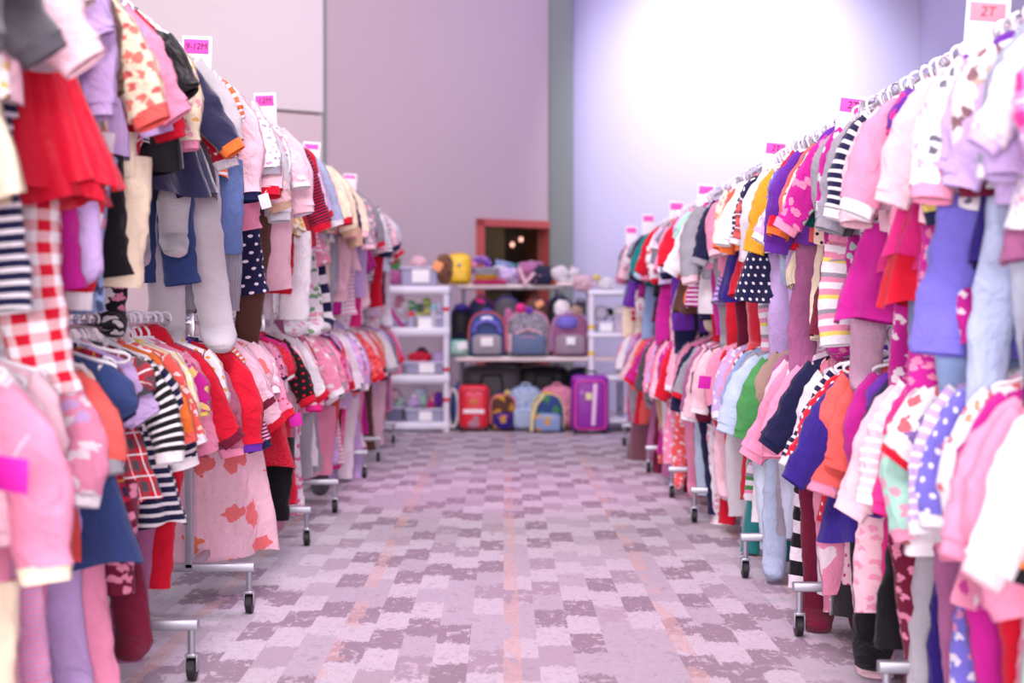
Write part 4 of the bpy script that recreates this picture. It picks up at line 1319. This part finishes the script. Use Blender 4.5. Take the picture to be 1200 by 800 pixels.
# white plush toy
g = thing('plush_lamb', 'white plush toy lying between tall table and right shelf unit', 'plush toy', (P(664, YS+.1), YS+.30, Zp(330, YS+.1)))
mb = MB(); mb.ell((-.05, 0, .075), (.085, .08, .075), 18, 12, warp=.15, seed=1); pb = build('plush_body', mb, fab('white', 'fluffy'), g)
mb = MB(); mb.ell((.075, -.01, .085), (.055, .055, .045), 16, 10, warp=.15, seed=2); hd = build('plush_head', mb, fab('white', 'fluffy'), g)
mb = MB(); mb.ell((.06, .04, .12), (.018, .014, .034), 10, 7); build('ear', mb, fab('pale pink', 'fluffy'), hd)
for q in ((.05, -.03, .02), (-.02, -.07, .02), (.1, .03, .02)):
    mb = MB(); mb.ell(q, (.045, .022, .022), 12, 8, warp=.1, seed=4); build('leg', mb, fab('white', 'fluffy'), g)
mb = MB(); mb.box((0, 0, 0), (.36, .25, .03), .012); o = build('board', mb, M['table_plastic']); o.location = (P(676, YS+.1), YS+.30, Zp(332.5, YS+.1)); tag(o, 'short pale board bridging tall table and right shelf unit', 'board')
# right unit top
Yr = YS+.02
crumpled('plush_toy', 'pale pink plush toy leaning off the right shelf unit', 'plush toy', fab('pale pink', 'fluffy'), 672, 696, 322, 342, Yr, .2, .0, 21, .35)
g = thing('plush_duck', 'white plush duck with a yellow head on right shelf unit', 'plush toy', (P(708, Yr), Yr+.14, 1.265))
mb = MB(); mb.ell((.03, 0, .06), (.09, .07, .06), 16, 10, warp=.15, seed=5); build('plush_body', mb, fab('white', 'fluffy'), g)
mb = MB(); mb.ell((-.06, -.02, .115), (.036, .034, .034), 12, 8); build('plush_head', mb, fab('yellow', 'fluffy'), g)
mb = MB(); mb.ell((.02, -.06, .03), (.03, .03, .02), 10, 7); mb.ell((.10, -.05, .03), (.03, .03, .02), 10, 7); build('feet', mb, fab('white', 'fluffy'), g)
# --- left unit second shelf (z .93)
Y = YS+.03
bin_(455, 474, 375, 387, Y, 'small see-through bin at the left end of second shelf', .24)
bin_(488, 522, 370, 387, Y, 'see-through bin with white label on second shelf', .26, (490, 508, 371, 385))
bottle('clear bottle with a red cap on second shelf of left unit', plain('red_cap', (232, 40, 50), .35), M['bin'], 481, 387, Y, .17, .036)
bottle('small lime bottle standing in the second shelf bin', plain('lime_cap', (190, 214, 60), .4), plain('lime_bottle', (206, 222, 110), .4), 490, 378, Y, .10, .025, .14)
bottle('tall clear tumbler at the right end of the second shelf', M['bin_lid'], M['bin'], 514, 387, Y, .26, .032, .06)
bottle('taller pale tumbler beside the right post of left unit', plain('teal_cap', (120, 200, 210), .4), M['clear_plastic'], 508, 387, Y-.02, .24, .022, .02)
ball('green toy ball in the heap on second shelf', (80, 178, 110), 481, 364, Y, .048, .16)
ball('white toy ball in the heap on second shelf', (240, 244, 250), 470, 368, Y, .042, .14)
ball('lime toy ball at the top of the second shelf heap', (160, 196, 50), 499, 360, Y, .044, .18)
ball('dark green toy ball behind the white label bin', (30, 110, 80), 490, 366, Y, .040, .22)
ball('yellow green toy ball just above the white label', (200, 210, 50), 499, 370, Y, .034, .14)
crumpled('soft_toy', 'pink soft toy left in the second shelf heap', 'soft toy', fab('pink', 'fluffy'), 461, 473, 346, 362, Y, .12, .08, 31)
crumpled('soft_toy', 'white soft toy between the pink toy and green ball', 'soft toy', fab('white', 'fluffy'), 468, 480, 352, 364, Y, .12, .06, 32)
mb = MB(); mb.tube([(P(458, Y), Y-.0, Zp(362, Y)), (P(464, Y), Y-.03, Zp(372, Y)), (P(472, Y), Y-.02, Zp(382, Y)), (P(474, Y), Y, Zp(387, Y))], .016, 8)
tag(build('toy_band', mb, fab('magenta')), 'magenta toy band drooping over the second shelf', 'band')
# --- third shelf (z .51)
bin_(474, 521, 423, 437.5, Y, 'shallow see-through bin with white label on third shelf', .3, (491, 509, 425, 437))
bin_(455, 472, 425, 437.5, Y, 'small dark-filled bin at the left of the third shelf', .28)
crumpled('red_toy', 'red plastic toy on top of the third shelf bin', 'toy', plain('red_toy', (226, 30, 70), .35), 478, 504, 413, 426, Y, .1, .1, 41, .8)
crumpled('lavender_cloth', 'lavender cloth hanging out of the third shelf bin', 'cloth', fab('lavender', 'satin'), 505, 521, 412, 430, Y, .16, .05, 42, .4)
crumpled('navy_cloth', 'navy cloth heaped behind the red toy', 'cloth', fab('navy'), 486, 500, 408, 424, Y, .12, .16, 43, .5)
# --- bottom shelf (z .085)
bin_(474, 521, 478, 496, Y, 'see-through bin with white label on the bottom shelf', .32, (491, 506, 482, 493))
bin_(452, 472, 476, 496, Y, 'dark see-through bin at the left of the bottom shelf', .3, None, plain('dark_bin', (120, 116, 150), .3, 0, .85))
hp = [('lavender', 'solid', 476, 492, 466, 480), ('mint', 'solid', 490, 500, 462, 478), ('white', 'printed', 480, 494, 458, 472), ('pink', 'floral', 500, 512, 462, 480), ('purple', 'solid', 508, 519, 460, 478),
      ('light blue', 'striped', 484, 500, 454, 466), ('hot pink', 'solid', 498, 508, 470, 482), ('green', 'solid', 493, 503, 474, 483), ('grey', 'solid', 476, 486, 474, 483), ('pale pink', 'fluffy', 456, 468, 456, 472), ('mint', 'printed', 460, 472, 462, 480)]
for k, (c, p, a, b_, c_, d_) in enumerate(hp):
    crumpled('doll_cloth', '%s %s piece in the bottom shelf heap, %s' % (c, PW[p] or 'soft', ('left side', 'middle', 'right side')[0 if a < 485 else (1 if a < 497 else 2)]), 'soft item', cloth(c, p, 'white' if c != 'white' else 'pink'), a, b_, c_, d_, Y, .13, .04+.03*(k % 4), 50+k, .5)
# --- right unit
bin_(697, 722, 376, 389, Yr, 'see-through bin with white label on right unit middle shelf', .26, (703, 718, 378, 388))
bin_(719, 742, 370, 389, Yr, 'lavender bin beside the labelled one on right unit', .26, None, plain('lavender_tub', (206, 190, 214), .5))
crumpled('clear_wrap', 'crumpled pale plastic wrap standing in right unit bin', 'wrap', plain('pale_wrap', (214, 206, 226), .2, 0, .8), 698, 714, 358, 378, Yr, .16, .06, 61, .6)
crumpled('black_cap', 'black cap on the right shelf unit bins', 'cap', fab('black'), 709, 723, 361, 370, Yr, .12, .1, 62, .3)
crumpled('white_bundle', 'white cloth bundle on the lavender bin, right unit', 'cloth', fab('white'), 719, 736, 358, 374, Yr, .16, .06, 63, .4)
# --- middle table bags
Yt = YT+.02
g, W, Hh, D_ = backpack('mint green box bag with a white label at the table end', 526, 549, 398, 418, Yt, .2, fab('mint'), fab('mint'), fab('teal'), fab('mint'), .15, handle=False, name='box_bag')
mb = MB(); mb.box((.03, -D_/2-.05, .10), (.09, .003, .07), .001, Matrix.Rotation(R(-14), 3, 'Y').to_quaternion()); build('paper_label', mb, M['label_white'], g)
g, W, Hh, D_ = backpack('blue backpack with red trim and a white label on low table', 549, 592, 362, 418, Yt, .2, cloth('denim blue', 'satin'), cloth('grey', 'satin'), plain('red_trim', (232, 82, 60), .5), cloth('periwinkle'), .5)
mb = MB(); mb.box((-.0, -D_/2-.056, Hh*.34), (.11, .003, .08), .001); build('paper_label', mb, M['label_white'], g)
mb = MB(); mb.ell((.0, -D_/2-.01, Hh*.86), (.055, .014, .022)); build('emblem', mb, M['label_white'], g)
mb = MB(); mb.tube([(-W*.36, -D_/2-.0, Hh*.55), (-W*.28, -D_/2-.02, Hh*.74), (0, -D_/2-.03, Hh*.82), (W*.28, -D_/2-.02, Hh*.74), (W*.36, -D_/2, Hh*.55)], .020, 8); build('front_strap', mb, cloth('periwinkle', 'satin'), g)
g, W, Hh, D_ = backpack('large grey purple bag with a pale stripe, middle of low table', 594, 644, 360, 418, Yt, .24, cloth('grey', 'printed', 'dark grey', 'lavender'), cloth('heather blue', 'satin'), fab('pink'), cloth('lavender'), .45)
mb = MB(); mb.tube([(-W*.42, -D_/2-.02, .05), (-W*.42, -D_/2-.03, Hh*.5)], .016, 8); build('pale_strap', mb, fab('pale pink'), g)
mb = MB(); mb.tube([(-W*.3, -D_/2-.03, Hh*.5), (0, -D_/2-.05, Hh*.60), (W*.3, -D_/2-.03, Hh*.5)], .02, 8); build('rolled_flap', mb, fab('pale pink', 'striped', 'navy'), g)
g, W, Hh, D_ = backpack('mauve grey bag with a small white label, right on low table', 647, 690, 362, 418, Yt, .2, cloth('mauve', 'heathered', 'dark grey'), cloth('grey', 'heathered', 'mauve'), fab('lavender'), cloth('dark grey'), .4)
mb = MB(); mb.box((.0, -D_/2-.056, Hh*.36), (.08, .003, .07), .001); build('paper_label', mb, M['label_white'], g)
crumpled('white_cloth', 'white cloth tucked on top of the mauve grey bag', 'cloth', fab('white', 'satin'), 650, 668, 352, 372, Yt, .16, .02, 71, .5)
crumpled('tan_cloth', 'tan soft hat on top of the mauve grey bag', 'hat', fab('tan', 'fluffy'), 668, 684, 358, 374, Yt, .16, .02, 72, .4)
crumpled('blue_cloth', 'periwinkle cloth rolled over the mauve grey bag', 'cloth', fab('periwinkle', 'satin'), 652, 678, 370, 386, Yt, .10, -.04, 73, .4)
crumpled('pink_pouch', 'small pink pouch above the grey purple bag', 'pouch', fab('hot pink', 'satin'), 604, 616, 356, 368, Yt, .12, .0, 74, .4)
crumpled('purple_pouch', 'purple pouch beside the small pink pouch', 'pouch', fab('purple', 'satin'), 614, 626, 360, 372, Yt, .12, .0, 75, .4)
crumpled('pink_bundle', 'pink bundle between blue backpack and grey purple bag', 'cloth', fab('mauve', 'floral', 'pink'), 590, 602, 362, 386, Yt, .14, .04, 76, .5)
Yb = YT+.30
for k, (a, b_, c_, d_, c, lb) in enumerate([(527, 552, 356, 418, 'black', 'black backpack behind the mint box bag'), (548, 580, 345, 400, 'navy', 'navy backpack behind the blue one on low table'),
        (577, 610, 344, 418, 'dark grey', 'dark grey backpack behind the pink bundle'), (612, 645, 345, 418, 'brown', 'brown dark bag behind the grey purple bag'), (640, 672, 344, 418, 'black', 'black bag behind the mauve grey bag, upper right'),
        (668, 694, 350, 418, 'dark grey', 'dark grey bag beside the right shelf post')]):
    backpack(lb, a, b_, c_, 418, Yb, .18, cloth(c, 'satin'), cloth(c), fab('indigo' if k % 2 == 0 else 'maroon'), cloth(c), .35)
for k, (a, b_, c, lb) in enumerate([(532, 549, 'indigo', 'indigo flap draped over the black backpack'), (640, 646, 'orange', None)]):
    if lb: crumpled('blue_flap', lb, 'cloth', fab(c, 'satin'), a, b_, 356, 366, Yb, .12, -.06, 80+k, .4)
mb = MB(); mb.box((0, 0, 0), (.075, .004, .055), .002, Matrix.Rotation(R(-30), 3, 'Y').to_quaternion()); o = build('price_tag', mb, plain('peach_price_card', (255, 172, 120), .7)); o.location = (P(632, Yb), Yb-.03, Zp(356, Yb)); tag(o, 'peach price card hanging above the grey purple bag', 'price tag')
mb = MB(); mb.ell((0, 0, 0), (.045, .012, .018), 12, 8, Matrix.Rotation(R(18), 3, 'Y')); o = build('luggage_tag', mb, fab('hot pink')); o.location = (P(563, Yb), Yb-.03, Zp(353, Yb)); tag(o, 'pink luggage tag above the blue backpack', 'luggage tag')
# big dark duffels beneath the low table
for a, b_, c_, c, lb in ((540, 612, 428, 'dark grey', 'dark grey duffel bag under the low table, left'), (606, 668, 428, 'black', 'black duffel bag under the low table, middle'), (664, 700, 430, 'navy', 'navy duffel bag under the low table, right')):
    Yd = YT+.28; Wd = P(b_, Yd)-P(a, Yd); Hd = Zp(c_, Yd)
    g = thing('duffel_bag', lb, 'bag', (P((a+b_)/2, Yd), Yd+.12, 0))
    mb = MB(); mb.box((0, 0, Hd/2), (Wd, .3, Hd), .10); build('bag_body', mb, cloth(c, 'satin'), g)
    mb = MB(); mb.tube([(-Wd*.4, -.1, Hd-.02), (0, -.12, Hd+.002), (Wd*.4, -.1, Hd-.02)], .006, 6); build('zip', mb, M['steel'], g)
    mb = MB(); mb.tube([(-Wd*.2, -.15, Hd*.5), (-Wd*.15, -.165, Hd*.85), (Wd*.15, -.165, Hd*.85), (Wd*.2, -.15, Hd*.5)], .012, 8); build('handle', mb, cloth('black'), g)

# --- floor row
Yf = 12.70
def suitcase(label, px0, px1, py0, py1, Y, D, shell, trim, dy=0):
    W = P(px1, Y)-P(px0, Y); H = Zp(py0, Y)
    g = thing('rolling_suitcase', label, 'suitcase', (P((px0+px1)/2, Y), Y+D/2+dy, 0))
    mb = MB(); mb.box((0, 0, H/2+.012), (W, D, H-.035), .045); build('shell', mb, shell, g, ang=60)
    fr = MB(); w_, h_ = W*.80, H*.80; zc = H*.49; pts = []
    for (sx, sz, a0) in ((1,1,0),(-1,1,90),(-1,-1,180),(1,-1,270)):
        for k in range(5):
            a = R(a0+22.5*k); pts.append((sx*(w_/2-.04)+.04*math.cos(a), -D/2-.003, zc+sz*(h_/2-.04)+.04*math.sin(a)))
    fr.tube(pts, .008, 6, closed=True); build('front_piping', fr, trim, g)
    pk = MB(); pk.box((0, -D/2-.004, zc), (w_-.03, .02, h_-.03), .009); build('front_panel', pk, shell, g)
    h = MB(); h.tube([(-.055, 0, H-.02), (-.05, 0, H+.025), (.05, 0, H+.025), (.055, 0, H-.02)], .009, 8); build('handle', h, M['black_plastic'], g)
    for s in (-1, 1):
        m = MB(); m.tube([(s*W*.38-.012, D*.2, .02), (s*W*.38+.012, D*.2, .02)], .020, 12); build('wheel', m, M['black_plastic'], g)
        m = MB(); m.box((s*W*.38, -D*.25, .010), (.03, .03, .02), .004); build('foot', m, M['black_plastic'], g)
    return g, W, H, D
viol = plain('purple_suitcase_shell', (142, 20, 160), .45)
g, W, H, D_ = suitcase('purple rolling suitcase with pink piping and a white strap', 670, 714, 439, 503, 12.42, .2, viol, plain('pink_suitcase_piping', (232, 60, 170), .4))
mb = MB(); mb.box((W*.10, -D_/2-.018, H*.50), (.034, .005, H*.70), .002, Matrix.Rotation(R(3), 3, 'Y').to_quaternion()); build('white_strap', mb, plain('pale_pink_strap', (240, 206, 236), .5), g)
mb = MB(); mb.box((-.015, -D_/2-.022, H*.64), (.055, .004, .06), .002); build('paper_tag', mb, plain('pale_yellow_tag', (232, 226, 170), .6), g)
mb = MB(); mb.box((-.075, -D_/2-.016, H*.70), (.03, .004, .035), .002); build('small_badge', mb, plain('lilac_badge', (190, 120, 210), .5), g)
g, W, H, D_ = suitcase('small red rolling case with a white band across the front', 537, 573, 451, 508, Yf-.02, .2, plain('red_case_shell', (226, 20, 52), .35), plain('dark_red_piping', (190, 14, 44), .4))
mb = MB(); mb.box((0, -D_/2-.016, H*.44), (W*.68, .005, .034), .002); build('white_band', mb, M['label_white'], g)
mb = MB(); mb.ell((-.04, -D_/2-.012, H*.80), (.03, .008, .025)); mb.ell((.045, -D_/2-.012, H*.80), (.03, .008, .025)); build('round_patch', mb, plain('pink_round_patch', (244, 96, 130), .5), g)
mb = MB(); mb.ell((0, -D_/2-.012, H*.64), (.045, .008, .022)); build('gold_patch', mb, plain('gold_patch', (206, 120, 60), .4), g)
mb = MB(); mb.ell((.0, -D_/2-.012, H*.17), (.06, .008, .035)); mb.ell((.02, -D_/2-.014, H*.28), (.03, .008, .03)); build('grey_patch', mb, plain('grey_patch', (176, 120, 140), .5), g)
# round blue hoop bag behind the red case
g = thing('round_backpack', 'blue round-fronted bag with a white edge behind the red case', 'bag', (P(536, Yf), Yf+.26, 0))
mb = MB(); mb.ell((0, 0, .21), (.085, .10, .21), 20, 14); build('bag_body', mb, fab('denim blue', 'satin'), g)
mb = MB(); mb.tube([(-.045+.045*math.cos(a), -.095, .20+.17*math.sin(a)) for a in [2*PI*i/24 for i in range(24)]], .014, 8, closed=True); build('white_edge', mb, fab('white'), g)
mb = MB(); mb.tube([(-.02, 0, .40), (0, 0, .44), (.02, 0, .40)], .008, 6); build('handle', mb, fab('navy'), g)
backpack('brown and purple backpack with mustard patches beside the red case', 575, 604, 459, 505, Yf, .17, cloth('brown', 'big-flowered', 'mustard', 'indigo'), cloth('indigo', 'big-flowered', 'mustard', 'tan'), M['note_coral'], cloth('indigo'), .3)
mb = MB(); mb.ell((0, 0, 0), (.028, .02, .026), 12, 8); o = build('pom_pom', mb, fab('yellow', 'fluffy')); o.location = (P(594.5, Yf), Yf-.03, Zp(460, Yf)); tag(o, 'yellow pom-pom clipped on the brown and purple backpack', 'pom-pom')
g, W, H, D_ = backpack('pale blue backpack standing on the floor in the row', 598, 634, 449, 504, Yf+.04, .18, cloth('pale blue', 'printed', 'light blue', 'periwinkle'), cloth('pale blue', 'flecked', 'periwinkle', 'light blue'), fab('light blue'), fab('pale blue'), .25)
g, W, H, D_ = backpack('pink brown-patterned backpack between arched bag and purple suitcase', 634, 672, 449, 502, Yf+.10, .18, cloth('pink', 'printed', 'mauve', 'tan'), cloth('pink', 'printed', 'maroon', 'mauve'), fab('pink'), fab('pink'), .25)
mb = MB(); mb.ell((.05, -D_/2-.06, .07), (.045, .02, .04)); build('pink_patch', mb, fab('pink', 'satin'), g)
g, W, H, D_ = backpack('arched blue see-through backpack with pale yellow edge', 623, 661, 462, 508, Yf-.10, .14, cloth('denim blue', 'big-flowered', 'green', 'light blue'), cloth('light blue', 'big-flowered', 'mustard', 'grey'), plain('pale_yellow_trim', (238, 222, 150), .5), fab('mustard'), .55, handle=False)
mb = MB(); mb.tube([(-W/2, -D_/2, .02), (-W*.48, -D_/2, H*.35), (-W*.36, -D_/2, H*.75), (-W*.12, -D_/2, H*.97)], .016, 8); build('wide_edge', mb, plain('pale_yellow_edge', (240, 224, 160), .5), g)
mb = MB(); mb.box((-.0, -.0, H+.012), (.10, .05, .022), .008); build('mustard_handle', mb, fab('mustard'), g)
# grey cloth bag on the floor under the far right rail
g = thing('cloth_sack', 'brownish grey cloth sack on the floor under the far right rack', 'bag', (1.12, 10.3, 0))
mb = MB(); rows = []
for j in range(10):
    v = j/9; rows.append([((.22-.03*v+.012*math.sin(5*a+v*3))*sp(math.cos(a), .6), (.15+.01*math.sin(4*a))*sp(math.sin(a), .6), .002+.26*v) for a in [2*PI*i/36 for i in range(36)]])
mb.grid(rows, None, True, True, False); build('sack_body', mb, cloth('brown', 'heathered', 'mauve'), g)
mb = MB(); mb.tube([(-.08, -.14, .25), (-.06, -.15, .36), (.06, -.15, .36), (.08, -.14, .25)], .010, 6); build('handle', mb, cloth('brown'), g)
